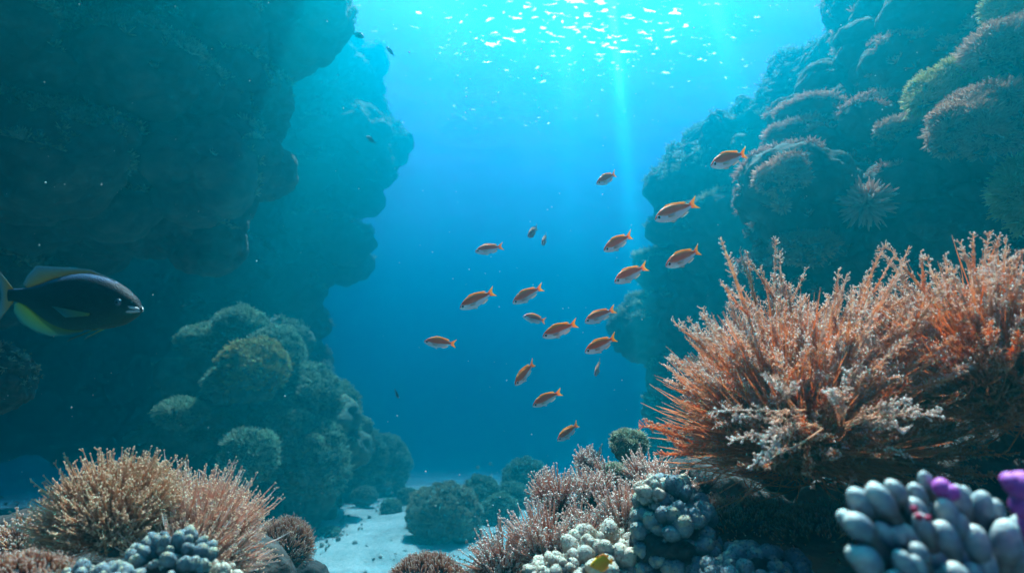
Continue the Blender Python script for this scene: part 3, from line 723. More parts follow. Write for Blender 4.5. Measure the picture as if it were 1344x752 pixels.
def magenta_fingers():
    base = P(1350, 700, .5); t = thing("finger_coral", "magenta purple coral fingers cut by the right edge", "coral", base)
    mb = MB(); tv, tf = ICO3
    for (px, py, a, b) in ((1330, 628, 24, 22), (1350, 640, 26, 26), (1316, 622, 14, 13), (1345, 662, 24, 22), (1328, 655, 14, 18), (1360, 680, 22, 24), (1338, 680, 12, 14)):
        px += 10; py += 8; a *= .8; b *= .8
        d = .47; c = P(px, py, d) - base; v = tv * (PX(a, d), PX(a, d), PX(b, d)); v = v * (1 + .12 * fbm(tv * 2 + px, 2))[:, None] + c
        mb.add(v, tf, np.clip(tv[:, 2] * .5 + .5, 0, 1))
        mb.tubes(np.linspace(P(1365, 760, .5) - base, c, 5)[None], PX(a, d) * .5, 8, np.full((1, 5), .1))
    mb.build("fingers", MAGENTA, t)
magenta_fingers()

# bristle mats at the bottom centre
def bristle(label, base, rx, ry, rz, n, H, seed, m=None, rad=.0013, name="bristle_coral", group=None):
    r = np.random.default_rng(seed); t = thing(name, label, "coral", base, group)
    sv, sf = cubesphere(24)
    v = sv * (rx, ry, rz); v = v * (1 + .18 * fbm(sv * 2 + seed, 3))[:, None]
    MB().add(v, sf, .3).build("mound", ROCKN, t)
    tri = np.concatenate([sf[:, [0, 1, 2]], sf[:, [0, 2, 3]]])
    p, nn = face_samples(v, tri, n, lambda c, k: np.clip(k[:, 2] + .5, .01, 1), r)
    mb, kn = MB(), MB()
    pth = strands(mb, p, norm(nn + .25 * r.normal(size=nn.shape) + A([0, 0, .35])), H * r.uniform(.6, 1.2, n), rad, r, segs=5, k=4, up=.1, wig=.08)
    kn.balls(pth[:, -1], rad * 1.1, OCT, a=r.uniform(.1, .9, n))
    mb.build("bristles", m or OLIVE, t); kn.build("polyps", PALE, t)
bristle("low olive bristly coral mat above the bottom edge, nearest the sand", P(560, 765, 1.45), .085, .07, .055, 1500, .017, 81)
bristle("brownish bristly coral mat at the bottom below the brush corals", P(660, 775, 1.35), .11, .07, .05, 1500, .017, 82)
bristle("dark round bristly bush coral beside the sand at left", P(370, 722, 1.85), .078, .08, .072, 2200, .028, 83, rad=.0015)

# ------------------------------------------------------------------ left foreground corals
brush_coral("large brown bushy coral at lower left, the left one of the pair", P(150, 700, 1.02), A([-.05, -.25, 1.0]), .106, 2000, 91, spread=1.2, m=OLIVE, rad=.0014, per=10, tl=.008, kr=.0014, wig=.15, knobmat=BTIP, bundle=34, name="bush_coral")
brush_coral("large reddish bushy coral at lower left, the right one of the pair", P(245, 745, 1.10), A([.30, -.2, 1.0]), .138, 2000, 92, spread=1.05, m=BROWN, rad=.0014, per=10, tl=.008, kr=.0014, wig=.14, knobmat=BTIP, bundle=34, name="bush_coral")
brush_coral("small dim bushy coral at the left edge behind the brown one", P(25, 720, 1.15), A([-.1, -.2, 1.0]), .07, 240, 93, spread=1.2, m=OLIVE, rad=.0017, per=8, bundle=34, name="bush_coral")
knob_coral("blue grey finger coral below the gap between the bushy corals", P(225, 752, .88), A([-.1, -.6, .9]), .052, 74, .0088, 94, KNOB_BLUE, elong=1.6, squash=(1.2, .9, 1.05))
knob_coral("pale blue knobby coral in the lower left corner", P(115, 782, .80), A([0, -.5, .9]), .045, 60, .0095, 95, KNOB_BLUE, elong=1.5, squash=(1.5, .9, .7))
knob_coral("small cream knobby coral at the bottom edge under the reddish bush", P(275, 768, .95), A([0, -.5, .9]), .035, 40, .009, 96, KNOB_CREAM, elong=1.3, squash=(1.3, .9, .8))
bristle("tan short haired coral in the bottom left corner", P(20, 768, .8), .07, .05, .03, 900, .012, 97)

# ------------------------------------------------------------------ coral heads on the left reef and on the sand
G2 = "coral heads of the low green reef at left"
for (px, py, d, rx, ry, lab, nm) in (
    (335, 485, 7.0, 32, 36, "yellow green topped coral head, middle of the low left reef", "y"),
    (268, 448, 7.6, 28, 16, "small coral head at the upper left of the low reef", ""),
    (362, 462, 7.6, 28, 28, "coral head at the upper right shoulder of the low reef", ""),
    (315, 432, 7.8, 30, 24, "coral head forming the peak of the low left reef", ""),
    (395, 520, 7.2, 38, 40, "broad coral head on the right flank of the low reef", ""),
    (435, 545, 7.8, 30, 40, "coral head behind the broad one on the right flank", ""),
    (404, 604, 6.9, 42, 54, "tall dome shaped coral standing on the sand at the foot of the low reef", ""),
    (326, 600, 6.2, 26, 30, "pillar shaped green coral left of the tall dome", ""),
    (238, 545, 6.8, 26, 15, "flat faint coral cap on the dark side of the reef", ""),
    (468, 605, 9.6, 30, 44, "dim coral mound right of the tall dome", ""),
    (505, 612, 10.8, 26, 38, "faintest coral mound at the right end of the low reef", ""),
    (300, 505, 7.0, 24, 20, "small lump left of the yellow green topped head", ""),
    (365, 560, 7.4, 30, 30, "coral lump between the pillar and the tall dome", "")):
    d *= .88 if px < 390 else .97; c = P(px, py, d); R = PX(rx, d); Z = PX(ry, d)
    if nm == 'y':
        YG = coral_mat("yellow_green_growth", [(0, (.10, .10, .03)), (.5, (.42, .42, .12)), (1, (.75, .7, .3))], trans=.2, nscale=2.5)
    head_coral(lab, c - A([0, 0, Z * .85]), R, R * .9, Z, int(px + py), ROCKG, YG if nm else TEALG, tuft=.055, n=int(800 + R * Z * 4000), group=G2, lump=1.4)
    if px == 326:
        head_coral("slender green column under the pillar shaped coral", ground(328, 668) , PX(16, 6.0), PX(16, 6.0), PX(34, 6.0), 777, ROCKG, TEALG, tuft=.04, n=300, group=G2)

G3 = "coral boulders on the sand"
for (px, pb, rx, rz, lab) in (
    (583, 706, 38, 40, "large round boulder coral standing alone on the sand"),
    (562, 713, 18, 9, "low bushy coral clump at the foot of the large round boulder"),
    (513, 671, 12, 10, "small dark rock lying on the sand left of the large boulder"),
    (430, 702, 15, 7, "flat dark stone nearest on the sand at left centre"),
    (429, 672, 10, 8, "small stone beside the foot of the tall dome"),
    (440, 663, 8, 6, "smallest stone by the foot of the tall dome"),
    (535, 655, 11, 9, "small hazy rock farther back on the sand"),
    (478, 655, 15, 10, "low hazy rock at the foot of the dim mound"),
    (632, 672, 22, 27, "hazy boulder right behind the large round boulder"),
    (655, 690, 20, 24, "teal boulder half hidden by the leftmost brush coral"),
    (552, 668, 14, 12, "dark rock just left behind the large boulder"),
    (690, 655, 26, 33, "faint reef lump behind the brush corals"),
    (672, 668, 22, 20, "low faint lump left of the reef lump behind the brush corals"),
    (545, 690, 10, 9, "dark knob touching the left foot of the large boulder"),
    (500, 640, 12, 6, "thin hazy stone far back on the sand")):
    b = ground(px, pb); d = p_depth(b)
    R = PX(rx, d)
    st = rz < 13
    head_coral(lab, b - A([0, 0, .03 + PX(rz, d) * .12]), R, R * .9, PX(rz, d) * 1.0, int(px * 3 + pb), ROCKG if not st else ROCK, TEALG if rx < 30 else TANG, tuft=.022 if rx < 30 else .03, n=250 if st else 1300,
               group=G3, name="boulder_coral" if not st else "rock", cat="coral" if not st else "rock", cs=30 if st else 44, lump=1.5)
head_coral("blurred dim coral head at the left edge below the dark fish", P(-8, 500, 2.6) - A([0, 0, .1]), .14, .14, .14, 501, ROCK, TANG, tuft=.02, n=120)

# ------------------------------------------------------------------ soft corals on the right wall
def wall_coral(label, px, py, rx, ry, m, growth, seed, tuft=.05, n=1100, name="soft_coral", tilt=0.0, default=3.6, toward=.0):
    """a leaning furry cushion growing out of the wall"""
    p, nn = hit(px, py, default); d = p_depth(p) - toward
    p = P(px, py, d)
    r = np.random.default_rng(seed); t = thing(name, label, "coral", p)
    sv, sf = cubesphere(40)
    R = A([PX(rx, d), PX(min(rx, ry), d) * 1.1, PX(ry, d)]); w_ = sv * R * 9 + seed
    q = sv * R * (1 + .62 * fbm(w_ * .8, 3) + .3 * (lumps(w_ * 1.6) - .5))[:, None]
    ca, sa = math.cos(tilt), math.sin(tilt)
    Rm = A([[ca, 0, -sa], [0, 1, 0], [sa, 0, ca]])
    v = q @ Rm.T
    MB().add(v, sf, np.clip(.4 + .5 * fbm(w_ * 2, 3), 0, 1)).build("skeleton", m, t)
    tri = np.concatenate([sf[:, [0, 1, 2]], sf[:, [0, 2, 3]]])
    pp, nn = face_samples(v, tri, n, lambda c, k: np.clip(k[:, 2] * .7 + .45, .05, 1) * facing(c + p, k), r)
    mb = MB(); scatter_tufts(mb, pp, nn, tuft, r, lift=.2); mb.build("polyps", growth, t)
YELG = coral_mat("yellow_growth", [(0, (.12, .12, .03)), (.5, (.48, .46, .14)), (1, (.8, .72, .36))], trans=.25, nscale=6, namt=.5)
SALM = coral_mat("salmon_growth", [(0, (.12, .06, .04)), (.5, (.62, .30, .2)), (1, (.85, .58, .42))], trans=.25, nscale=6, namt=.5)
wall_coral("yellow green furry coral crest slanting across the right wall", 1262, 108, 62, 22, ROCKG, YELG, 201, n=1500, tilt=.45, toward=.25)
wall_coral("pink orange domed plate coral at the right edge of the wall", 1298, 160, 62, 34, ROCK, SALM, 202, n=2200, tilt=.35, toward=.35, tuft=.045)
wall_coral("orange tinged coral tuft near the top right corner", 1318, 62, 42, 20, ROCK, SALM, 203, n=900, tilt=.5, toward=.2)
wall_coral("yellowish coral tip in the very top right corner", 1330, 12, 30, 16, ROCKG, YELG, 204, n=600, tilt=.5, toward=.2)
wall_coral("bright yellow fringed coral cut by the right edge", 1350, 262, 24, 40, ROCKG, YELG, 205, n=900, toward=.5)
wall_coral("small pale feathery coral shelf between pink dome and the wall crest", 1185, 168, 32, 9, ROCK, SALM, 206, n=420, tilt=.3, toward=.1, tuft=.04)
wall_coral("tan knobby coral clump low on the edge of the right wall", 1054, 326, 28, 20, ROCK, SALM, 207, n=600, toward=.05, tuft=.04)
wall_coral("pale tufted clump on the wall edge left of the spiky tuft", 1028, 232, 26, 16, ROCK, SALM, 208, n=500, toward=.05, tuft=.04)

def spiky(label, px, py, rpx, seed, m, kp=150):
    p, nn = hit(px, py, 3.6); d = p_depth(p) - .14; p = P(px, py, d); R = PX(rpx, d)
    r = np.random.default_rng(seed); t = thing("tuft_coral", label, "coral", p)
    mb, kn = MB(), MB()
    dd = dome_dirs(kp, norm(CAM - p) + A([0, 0, .35]), 1.75, r)
    pth = strands(mb, dd * R * .12, dd, R * r.uniform(.7, 1.05, kp), R * .05, r, segs=6, k=5, up=0, wig=.12, club=1.25)
    kn.balls(pth[:, -1] , R * .045, ICO1, a=1.0)
    mb.build("tentacles", m, t); 
spiky("round spiky pink tuft coral alone on the dark face of the right wall", 1137, 268, 32, 211, PINKG, 190)
spiky("tiny pale tuft on the left edge of the right wall", 1026, 271, 13, 212, SALM, 90)

# ------------------------------------------------------------------ fish
def fish_body(st, n=20, bend=0.0, segs=34):
    st = A(st, float).copy(); x = np.interp(np.linspace(0, 1, segs) ** 1.15, np.linspace(0, 1, len(st)), st[:, 0])
    def ip(c):
        # smooth interpolation through the stations
        y = np.interp(x, st[:, 0], st[:, c]); k = A([1, 2, 1]) / 4
        for _ in range(2):
            z = np.convolve(np.pad(y, 1, mode='edge'), k, 'valid'); y = np.concatenate([[y[0]], z[1:-1], [y[-1]]])
        return y
    top, bot, wd = ip(1), ip(2), ip(3)
    th = np.arange(n) * 2 * math.pi / n
    cz, hz = (top + bot) / 2, (top - bot) / 2
    sy = np.sign(np.sin(th)) * np.abs(np.sin(th)) ** .9
    X = np.repeat(x[:, None], n, 1); Y = wd[:, None] * sy; Z = cz[:, None] + hz[:, None] * np.cos(th)
    Y = Y + bend * np.clip(X - .35, 0, 1) ** 2
    v = np.stack([.5 - X, Y, Z], -1)
    idx = np.arange(segs * n).reshape(segs, n)
    f = np.stack([idx[:-1], np.roll(idx[:-1], -1, 1), np.roll(idx[1:], -1, 1), idx[1:]], -1).reshape(-1, 4)
    a = np.broadcast_to(np.cos(th) * .5 + .5, (segs, n)) - .36 * np.exp(-(X / .16) ** 2)
    mb = MB().add(v, f, np.clip(a, 0, 1))
    cap = np.concatenate([v[-1], v[-1].mean(0)[None]]); mb.add(cap, [[i, (i + 1) % n, n] for i in range(n)], .7)
    return mb
def fin(root, edge, nu=14, nv=6, y=0.0, bend=0.0, ey=0.0, scallop=.0):
    """sheet between a root curve and an edge curve, both [(x, z)...] in snout=0 .. tail=1 units"""
    def cur(c):
        c = A(c, float); s = np.concatenate([[0], np.cumsum(np.linalg.norm(np.diff(c, axis=0), axis=1))]); u = np.linspace(0, s[-1], nu)
        return np.stack([np.interp(u, s, c[:, 0]), np.interp(u, s, c[:, 1])], -1)
    a, b = cur(root), cur(edge); t = np.linspace(0, 1, nv)[None, :, None]
    if scallop: b = b + (a - b) * scallop * (np.arange(nu)[:, None] % 2)
    q = a[:, None] * (1 - t) + b[:, None] * t
    Y = y + ey * t[..., 0] + bend * np.clip(q[..., 0] - .35, 0, 1) ** 2 + .0015 * (-1.0) ** np.arange(nu)[:, None] * t[..., 0]
    v = np.stack([.5 - q[..., 0], Y, q[..., 1]], -1)
    idx = np.arange(nu * nv).reshape(nu, nv)
    f = np.stack([idx[:-1, :-1], idx[1:, :-1], idx[1:, 1:], idx[:-1, 1:]], -1).reshape(-1, 4)
    return MB().add(v, f, np.broadcast_to(t[..., 0], (nu, nv)).ravel())
def solid(o, th=.006):
    m = o.modifiers.new("thickness", 'SOLIDIFY'); m.thickness = th; m.offset = 0; return o

def fish_mat(name, stops, rough=.35, scale=70):
    m, n, l, out = mat(name)
    at = n.new("ShaderNodeAttribute"); at.attribute_name = 'tip'; tc = n.new("ShaderNodeTexCoord")
    nz = n.new("ShaderNodeTexNoise"); nz.inputs['Scale'].default_value = 9; nz.inputs['Detail'].default_value = 4
    mp = n.new("ShaderNodeMapping"); mp.inputs['Scale'].default_value = (.5, 1, 2.5)
    l.new(tc.outputs['Object'], mp.inputs[0]); l.new(mp.outputs[0], nz.inputs[0])
    ma = n.new("ShaderNodeMath"); ma.operation = 'MULTIPLY_ADD'; ma.inputs[1].default_value = .14; l.new(nz.outputs[0], ma.inputs[0]); l.new(at.outputs['Fac'], ma.inputs[2])
    r = ramp(n, stops); l.new(ma.outputs[0], r.inputs[0])
    vo = n.new("ShaderNodeTexVoronoi"); vo.inputs['Scale'].default_value = scale; l.new(tc.outputs['Object'], vo.inputs['Vector'])
    bp = n.new("ShaderNodeBump"); bp.inputs['Strength'].default_value = .25; bp.inputs['Distance'].default_value = .01; l.new(vo.outputs['Distance'], bp.inputs['Height'])
    b = n.new("ShaderNodeBsdfPrincipled"); b.inputs['Roughness'].default_value = rough; b.inputs['Specular IOR Level'].default_value = .15 if 'navy' in name else .12; l.new(r.outputs[0], b.inputs['Base Color']); l.new(bp.outputs[0], b.inputs['Normal'])
    l.new(b.outputs[0], out.inputs[0]); return m
SILV = fish_mat("orange_silver_skin", [(.0, (.85, .90, .95)), (.44, (.80, .82, .88)), (.52, (.98, .30, .15)), (.60, (1, .10, .005)), (.9, (1, .14, .005)), (1, (1, .26, .01))])
GREYF = fish_mat("grey_pink_skin", [(.0, (.5, .55, .58)), (.5, (.4, .4, .42)), (.8, (.45, .22, .18)), (1, (.5, .25, .15))])
DARKF = fish_mat("slate_skin", [(.0, (.12, .14, .16)), (1, (.04, .05, .06))])
NAVY = fish_mat("navy_skin", [(.0, (.015, .05, .035)), (.35, (.008, .02, .02)), (.6, (.003, .005, .009)), (.95, (.004, .008, .018)), (1, (.02, .06, .12))], rough=.62, scale=120)
def fin_mat(name, c0, c1, tr=.5, rays=60):
    m, n, l, out = mat(name)
    at = n.new("ShaderNodeAttribute"); at.attribute_name = 'tip'
    r = ramp(n, [(0, c0), (1, c1)]); l.new(at.outputs['Fac'], r.inputs[0])
    b = n.new("ShaderNodeBsdfPrincipled"); b.inputs['Roughness'].default_value = .4; l.new(r.outputs[0], b.inputs['Base Color'])
    t = n.new("ShaderNodeBsdfTranslucent"); l.new(r.outputs[0], t.inputs[0]); mx = n.new("ShaderNodeMixShader"); mx.inputs[0].default_value = tr
    l.new(b.outputs[0], mx.inputs[1]); l.new(t.outputs[0], mx.inputs[2]); l.new(mx.outputs[0], out.inputs[0]); return m
YTAIL = fin_mat("yellow_orange_fin", (.98, .22, .01), (1, .58, .02), .6)
PFIN = fin_mat("pale_fin", (.75, .5, .35), (.85, .8, .75), .4)
GFIN = fin_mat("grey_fin", (.35, .25, .2), (.45, .4, .35), .4)
DFIN = fin_mat("slate_fin", (.06, .07, .08), (.1, .11, .12), .3)
BFIN = fin_mat("yellow_teal_fin", (.24, .32, .02), (.07, .26, .28), .6)
BFINT = fin_mat("amber_blue_fin", (.26, .20, .01), (.08, .22, .30), .6)
def flat(name, c, rough=.3, spec=.5):
    m, n, l, out = mat(name); b = n.new("ShaderNodeBsdfPrincipled"); b.inputs['Base Color'].default_value = (*c, 1); b.inputs['Roughness'].default_value = rough
    b.inputs['Specular IOR Level'].default_value = spec; l.new(b.outputs[0], out.inputs[0]); return m
EYE_D = flat("eye_black", (.008, .008, .01), .12); EYE_W = flat("eye_ring", (.7, .74, .78), .3)

ST = [(a, b * 1.12, c * 1.12, d) for a, b, c, d in [(0, .0, -.012, .004), (.02, .028, -.032, .02), (.06, .062, -.058, .036), (.12, .10, -.085, .052), (.2, .138, -.115, .064), (.3, .162, -.138, .07), (.4, .165, -.142, .068),
      (.5, .150, -.13, .06), (.6, .12, -.105, .046), (.7, .082, -.075, .03), (.78, .054, -.05, .018), (.83, .042, -.038, .012)]]
def make_fish(label, body_m, tail_m, dors_m, low_m, bend):
    t = thing("fish", label, "fish", (0, 0, 0))
    fish_body(ST, bend=bend).build("body", body_m, t)
    b = bend
    solid(fin([(.80, .045), (.835, 0), (.80, -.042)], [(1.0, .15), (.93, .05), (.91, 0), (.935, -.05), (.99, -.13)], nu=17, bend=b).build("tail_fin", tail_m, t))
    solid(fin([(.22, .135), (.35, .155), (.5, .14), (.7, .075)], [(.25, .165), (.36, .212), (.5, .198), (.62, .165), (.74, .135), (.78, .1)], nu=19, bend=b, scallop=.12).build("dorsal_fin", dors_m, t))
    solid(fin([(.52, -.12), (.6, -.1), (.71, -.068)], [(.57, -.165), (.66, -.15), (.75, -.11)], nu=9, bend=b).build("anal_fin", low_m, t))
    for s in (-1, 1):
        solid(fin([(.265, -.02), (.27, -.06)], [(.42, -.03), (.40, -.085)], nu=6, y=s * .069, ey=s * .03).build("pectoral_fin", low_m, t), .004)
        solid(fin([(.26, -.125), (.33, -.13)], [(.40, -.19), (.42, -.165)], nu=5, y=s * .02, ey=s * .015).build("pelvic_fin", low_m, t), .004)
        e = MB(); c = A([[.5 - .085, s * .041, .022]])
        e.balls(c, A([[.040, .015, .044]]), ICO3, 1.0); eo = e.build("eye", EYE_W, t)
        e2 = MB(); e2.balls(c + A([[0, s * .0045, 0]]), A([[.032, .0125, .036]]), ICO3, 0.0); e2.build("pupil", EYE_D, eo)
    return t
protos = {}
def copy_tree(o, parent=None):
    c = o.copy(); C.objects.link(c); c.parent = parent
    for ch in o.children: copy_tree(ch, c)
    return c
def get_fish(kind, k):
    key = (kind, k)
    if key not in protos:
        bend = (0.0, .22, -.22)[k]
        ms = {'orange': (SILV, YTAIL, YTAIL, PFIN), 'grey': (GREYF, GFIN, GFIN, GFIN), 'dark': (DARKF, DFIN, DFIN, DFIN)}[kind]
        protos[key] = make_fish("fish", *ms, bend); return protos[key]
    return copy_tree(protos[key])
def place_fish(kind, snout, tail, yaw, label, group, L=.12, k=0, dist=None, roll=0.0):
    dx, dy = snout[0] - tail[0], tail[1] - snout[1]; pl = math.hypot(dx, dy); cyw = math.cos(math.radians(yaw))
    d = dist or L * cyw * FPX / pl
    if dist: L = pl * dist / FPX / cyw
    ax = norm((RIGHT * dx + UP * dy) / pl * cyw - FWD * math.sin(math.radians(yaw)))
    c = P((snout[0] + tail[0]) / 2, (snout[1] + tail[1]) / 2, d)
    o = get_fish(kind, k)
    up = norm(UP - ax * (UP @ ax)); left = np.cross(up, ax)
    up = up * math.cos(roll) + left * math.sin(roll); left = np.cross(up, ax)
    M = Matrix(((ax[0], left[0], up[0]), (ax[1], left[1], up[1]), (ax[2], left[2], up[2])))
    o.matrix_world = Matrix.Translation(Vector(c)) @ M.to_4x4() @ Matrix.Scale(L, 4)
    tag(o, label, "fish", group)
    return o
GF = "orange and silver fish of the shoal"
ORANGE_FISH = [
    ((930, 220), (984, 199), 15, "orange silver fish highest and farthest right of the shoal, before the right cliff"),
    ((858, 290), (916, 266), 12, "largest orange silver fish, above another one before the blue cliff"),
    ((872, 350), (924, 327), 12, "orange silver fish before the blue cliff, just above the orange coral"),
    ((791, 330), (832, 307), 22, "orange silver fish level with the cliff edge, upper of two close together"),
    ((805, 371), (850, 349), 20, "orange silver fish just below another by the cliff edge"),
    ((782, 243), (812, 226), 25, "small orange fish alone in bright water under the light shaft"),
    ((624, 331), (661, 323), 15, "small orange backed fish farthest left in the upper part of the shoal"),
    ((604, 405), (650, 382), 12, "orange silver fish with raised tail left of the shoal's middle"),
    ((673, 398), (712, 376), 18, "orange silver fish in the centre, head down to the left"),
    ((686, 415), (718, 422), 20, "small pinkish fish right above the larger central one"),
    ((712, 442), (759, 424), 10, "large orange silver fish in the middle of the shoal with bright yellow tail"),
    ((767, 423), (808, 406), 15, "orange silver fish above its twin near the middle right of the shoal"),
    ((767, 462), (812, 443), 12, "orange silver fish directly below its twin near the middle right"),
    ((557, 448), (599, 452), 10, "leftmost orange silver fish swimming level"),
    ((676, 503), (702, 477), 38, "steeply diving orange fish with its tail raised"),
    ((699, 532), (737, 514), 15, "orange silver fish second lowest of the shoal"),
    ((731, 576), (762, 558), 25, "lowest orange silver fish just above the brush corals")]
for i, (a, b, yw, lab) in enumerate(ORANGE_FISH):
    place_fish('orange', a, b, yw, lab, GF, k=(0, 1, 2, 0, 1, 2, 0)[i % 7], L=(.12, .135, .125, .11, .13, .105, .115)[i % 7], roll=(.1, -.12, .0, .15, -.05)[i % 5])
place_fish('grey', (693, 312), (706, 297), 55, "tiny grey pink fish, upper left of the two seen nearly end on", "tiny grey fish beyond the shoal", L=.1)
place_fish('grey', (711, 322), (718, 308), 60, "tiny grey pink fish, lower right of the two seen nearly end on", "tiny grey fish beyond the shoal", L=.1)
place_fish('grey', (779, 491), (790, 475), 55, "tiny reddish fish steeply angled below the twins of the shoal", "tiny grey fish beyond the shoal", L=.1)
GD = "dark distant fish in open water"
place_fish('dark', (479, 51), (461, 42), 20, "dark distant fish nearest the top edge beside the left wall", GD, dist=4.0)
place_fish('dark', (508, 63), (517, 73), 30, "dark distant fish second from the top beside the left wall", GD, dist=4.0)
place_fish('dark', (481, 180), (493, 188), 30, "dark fish against the hazy left pinnacle", GD, dist=4.0)
place_fish('dark', (524, 522), (517, 511), 30, "dark little fish low in open water above the sand", GD, dist=4.0)

# big dark fish at the left
def big_fish():
    D = 1.15; u = D / FPX
    X0, Z0 = 199, 405          # snout pixel
    def q(px, py): return ((X0 - px) / 200.0, (Z0 - py) / 200.0)
    top = [(199, 404), (196, 401), (190, 391), (173, 377), (150, 365), (121, 358), (93, 360), (69, 366), (47, 373), (26, 378), (8, 379), (-6, 380)]
    bot = [(199, 407), (195, 410), (183, 416), (164, 426), (143, 431), (121, 433), (95, 434), (69, 428), (43, 416), (24, 402), (8, 396), (-6, 396)]
    wd = [.004, .02, .045, .075, .095, .105, .10, .085, .06, .03, .016, .01]
    st = [(q(a[0], a[1])[0], q(*a)[1], q(*b)[1], w_) for a, b, w_ in zip(top, bot, wd)]
    t = thing("dark_fish", "large dark navy fish with yellow edged fins swimming right at the left edge", "fish", (0, 0, 0))
    fish_body(st, n=28, segs=44).build("body", NAVY, t)
    Q = lambda l: [q(*p) for p in l]
    solid(fin(Q([(160, 370), (121, 358), (93, 360), (69, 366), (47, 373), (24, 378)]), Q([(158, 368), (121, 354), (93, 351.5), (62, 350), (38, 348.5), (24, 362), (17, 374)]), nu=45, nv=8).build("dorsal_fin", BFINT, t), .003)
    solid(fin(Q([(112, 433), (95, 433), (69, 427), (43, 415), (24, 401), (12, 397)]), Q([(108, 436), (84, 441), (60, 442), (38, 437), (15, 426), (2, 410), (4, 399)]), nu=45, nv=8).build("anal_fin", BFIN, t), .003)
    solid(fin(Q([(2, 380), (-4, 388), (2, 396)]), Q([(-26, 350), (-20, 372), (-17, 388), (-20, 404), (-26, 428)]), nu=27, nv=8).build("tail_fin", BFINT, t), .003)
    for s in (-1, 1):
        solid(fin(Q([(142, 410), (141, 413)]), Q([(92, 401), (112, 415)]), nu=12, nv=8, y=s * .10, ey=s * .03).build("pectoral_fin", BFIN, t), .003)
        solid(fin(Q([(144, 429), (132, 432)]), Q([(99, 447), (104, 443)]), nu=10, nv=6, y=s * .03, ey=s * .03).build("pelvic_fin", BFIN, t), .003)
        ex, ez = q(176, 396); c = A([[.5 - ex, s * .064, ez]])
        eo = MB().balls(c, A([[.024, .012, .024]]), ICO3, 1).build("eye", flat("dark_iris", (.05, .09, .13), .2), t)
        MB().balls(c + A([[0, s * .004, 0]]), A([[.013, .010, .013]]), ICO3, 1).build("pupil", EYE_D, eo)
        lp = MB()   # pale lips and cheek streaks
        for k, (aa, bb) in enumerate((((186, 401), (197.5, 405.3)), ((184, 408), (198, 407.6)), ((176, 407), (188, 405)))):
            p0, p1 = q(*aa), q(*bb); xs = np.linspace(0, 1, 8)
            px = p0[0] + (p1[0] - p0[0]) * xs; pz = p0[1] + (p1[1] - p0[1]) * xs
            yy = s * np.interp(px, [s_[0] for s_ in st], [s_[3] for s_ in st]) * .86
            lp.tubes(np.stack([.5 - px, yy, pz], -1)[None], np.array([[.004, .008, .009, .009, .009, .009, .008, .004]]) * (1 if k < 2 else .5), 8)
        lp.build("lips", flat("pale_lips", (.40, .46, .46), .25), t)
    ax = norm(RIGHT * .985 - FWD * .17); up = norm(UP - ax * (UP @ ax)); left = np.cross(up, ax)
    M = Matrix(((ax[0], left[0], up[0]), (ax[1], left[1], up[1]), (ax[2], left[2], up[2])))
    o = P(199 - 100, 405, D)
    t.matrix_world = Matrix.Translation(Vector(o)) @ M.to_4x4() @ Matrix.Scale(200 * u, 4)
big_fish()

# small yellow fish before the cream knobs
def yellow_fish():
    t = thing("yellow_fish", "small round bright yellow fish in front of the cream knobby coral", "fish", (0, 0, 0))
    st = [(0, .0, -.02, .006), (.05, .05, -.05, .03), (.14, .13, -.11, .06), (.28, .24, -.2, .085), (.45, .3, -.27, .09), (.62, .29, -.26, .075), (.75, .2, -.18, .045), (.84, .08, -.08, .02), (.88, .06, -.06, .012)]
    ym = fish_mat("yellow_skin", [(0, (.95, .30, .01)), (.5, (.98, .36, .01)), (1, (.98, .46, .01))], scale=60)
    yf = fin_mat("yellow_fin", (.98, .38, .01), (.98, .5, .03), .4)
    fish_body(st).build("body", ym, t)
    solid(fin([(.85, .06), (.87, 0), (.85, -.06)], [(1.0, .13), (.98, 0), (1.0, -.13)], nu=11).build("tail_fin", yf, t))
    solid(fin([(.3, .22), (.5, .28), (.78, .14)], [(.32, .3), (.6, .36), (.84, .22)], nu=15).build("dorsal_fin", yf, t))
    solid(fin([(.4, -.24), (.6, -.24), (.78, -.13)], [(.45, -.31), (.66, -.33), (.84, -.2)], nu=13).build("anal_fin", yf, t))
    for s in (-1, 1):
        MB().balls(A([[.5 - .13, s * .052, .035]]), A([[.024, .012, .024]]), ICO3, 1).build("eye", EYE_D, t)
    ax = norm(-RIGHT * .93 - FWD * .35); up = norm(UP - ax * (UP @ ax)); left = np.cross(up, ax)
    M = Matrix(((ax[0], left[0], up[0]), (ax[1], left[1], up[1]), (ax[2], left[2], up[2])))
    t.matrix_world = Matrix.Translation(Vector(P(789, 739, .90))) @ M.to_4x4() @ Matrix.Scale(.042, 4)
yellow_fish()

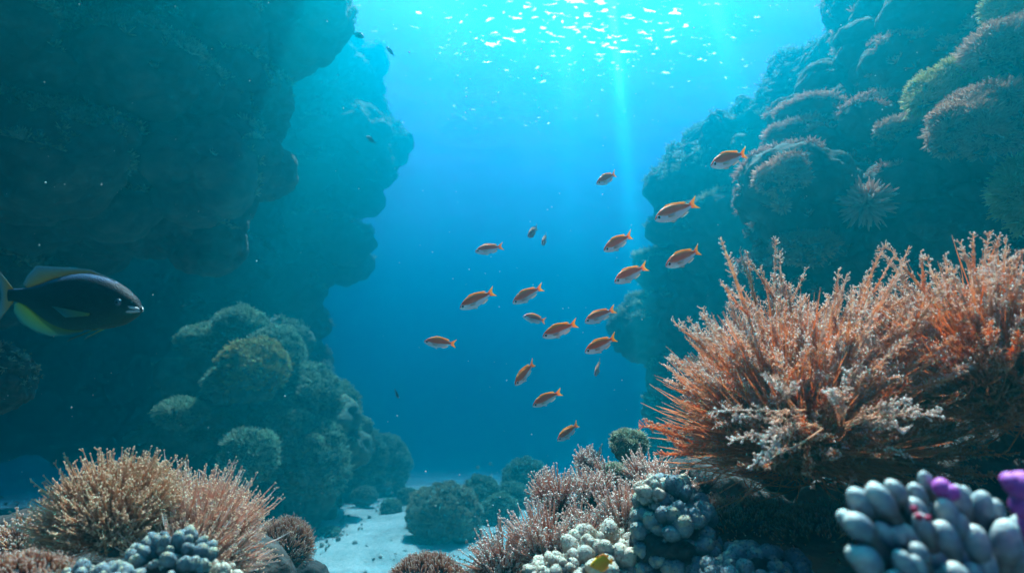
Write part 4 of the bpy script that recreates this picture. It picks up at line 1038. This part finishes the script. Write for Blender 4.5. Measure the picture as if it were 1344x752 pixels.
# drifting specks in the water
def specks():
    r = np.random.default_rng(5); n = 500
    d = r.uniform(1.0, 6.0, n) ; c = A([P(x, y, k) for x, y, k in zip(r.uniform(-100, 1444, n), r.uniform(-50, 700, n), d)])
    o = MB().balls(c, r.uniform(.0008, .002, n) * np.sqrt(d), OCT).build("drifting_specks", flat("plankton", (.6, .62, .6), .6))
    tag(o, "tiny pale specks drifting in the water", kind='stuff')
specks()

def rubble():
    r = np.random.default_rng(77); n = 1400
    px, py = r.uniform(-60, 1000, n), 600 + 170 * r.random(n) ** .8
    c = A([ground(x, y) for x, y in zip(px, py)]); c[:, 2] += .14 * fbm(c * [[.35, .35, 0]], 3)
    cl = fbm(c * 1.7, 2) > -.12; c = c[cl]; n = len(c)
    sz = r.uniform(.006, .03, n) * r.uniform(.5, 1.3, n)
    mb = MB(); tv, tf = ICO2
    M = frames(r.normal(size=(n, 3))); sc = sz[:, None] * r.uniform(.5, 1.4, (n, 3))
    vv = np.einsum('nij,nkj->nki', M, tv[None] * sc[:, None]); vv = vv + norm(vv) * (sz[:, None] * .5 * fbm((vv + c[:, None]).reshape(-1, 3) * 60, 2).reshape(n, -1))[..., None] + c[:, None]
    f = (tf[None] + (np.arange(n) * len(tv))[:, None, None]).reshape(-1, 3)
    o = mb.add(vv, f, np.repeat(r.uniform(.2, 1, n), len(tv))).build("rubble", coral_mat("shell_rubble", [(0, (.05, .06, .05)), (.6, (.2, .2, .17)), (1, (.6, .58, .5))], nscale=20))
    tag(o, "broken coral bits and pebbles strewn on the sand", kind='stuff')
rubble()

for k, (px, py, d, rx, n, lab) in enumerate((
    (905, 668, 1.28, .07, 900, "dark turf of short coral bristles just right of the blue grey column"),
    (985, 690, 1.20, .10, 1400, "dark bristly turf under the left side of the big orange coral"),
    (1090, 700, 1.12, .10, 1400, "dark bristly turf between the big orange coral and the white fingers"))):
    bristle(lab, P(px, py, d), rx, rx * .7, rx * .42, n, .016, 300 + k, m=OLIVE, name="turf_coral")
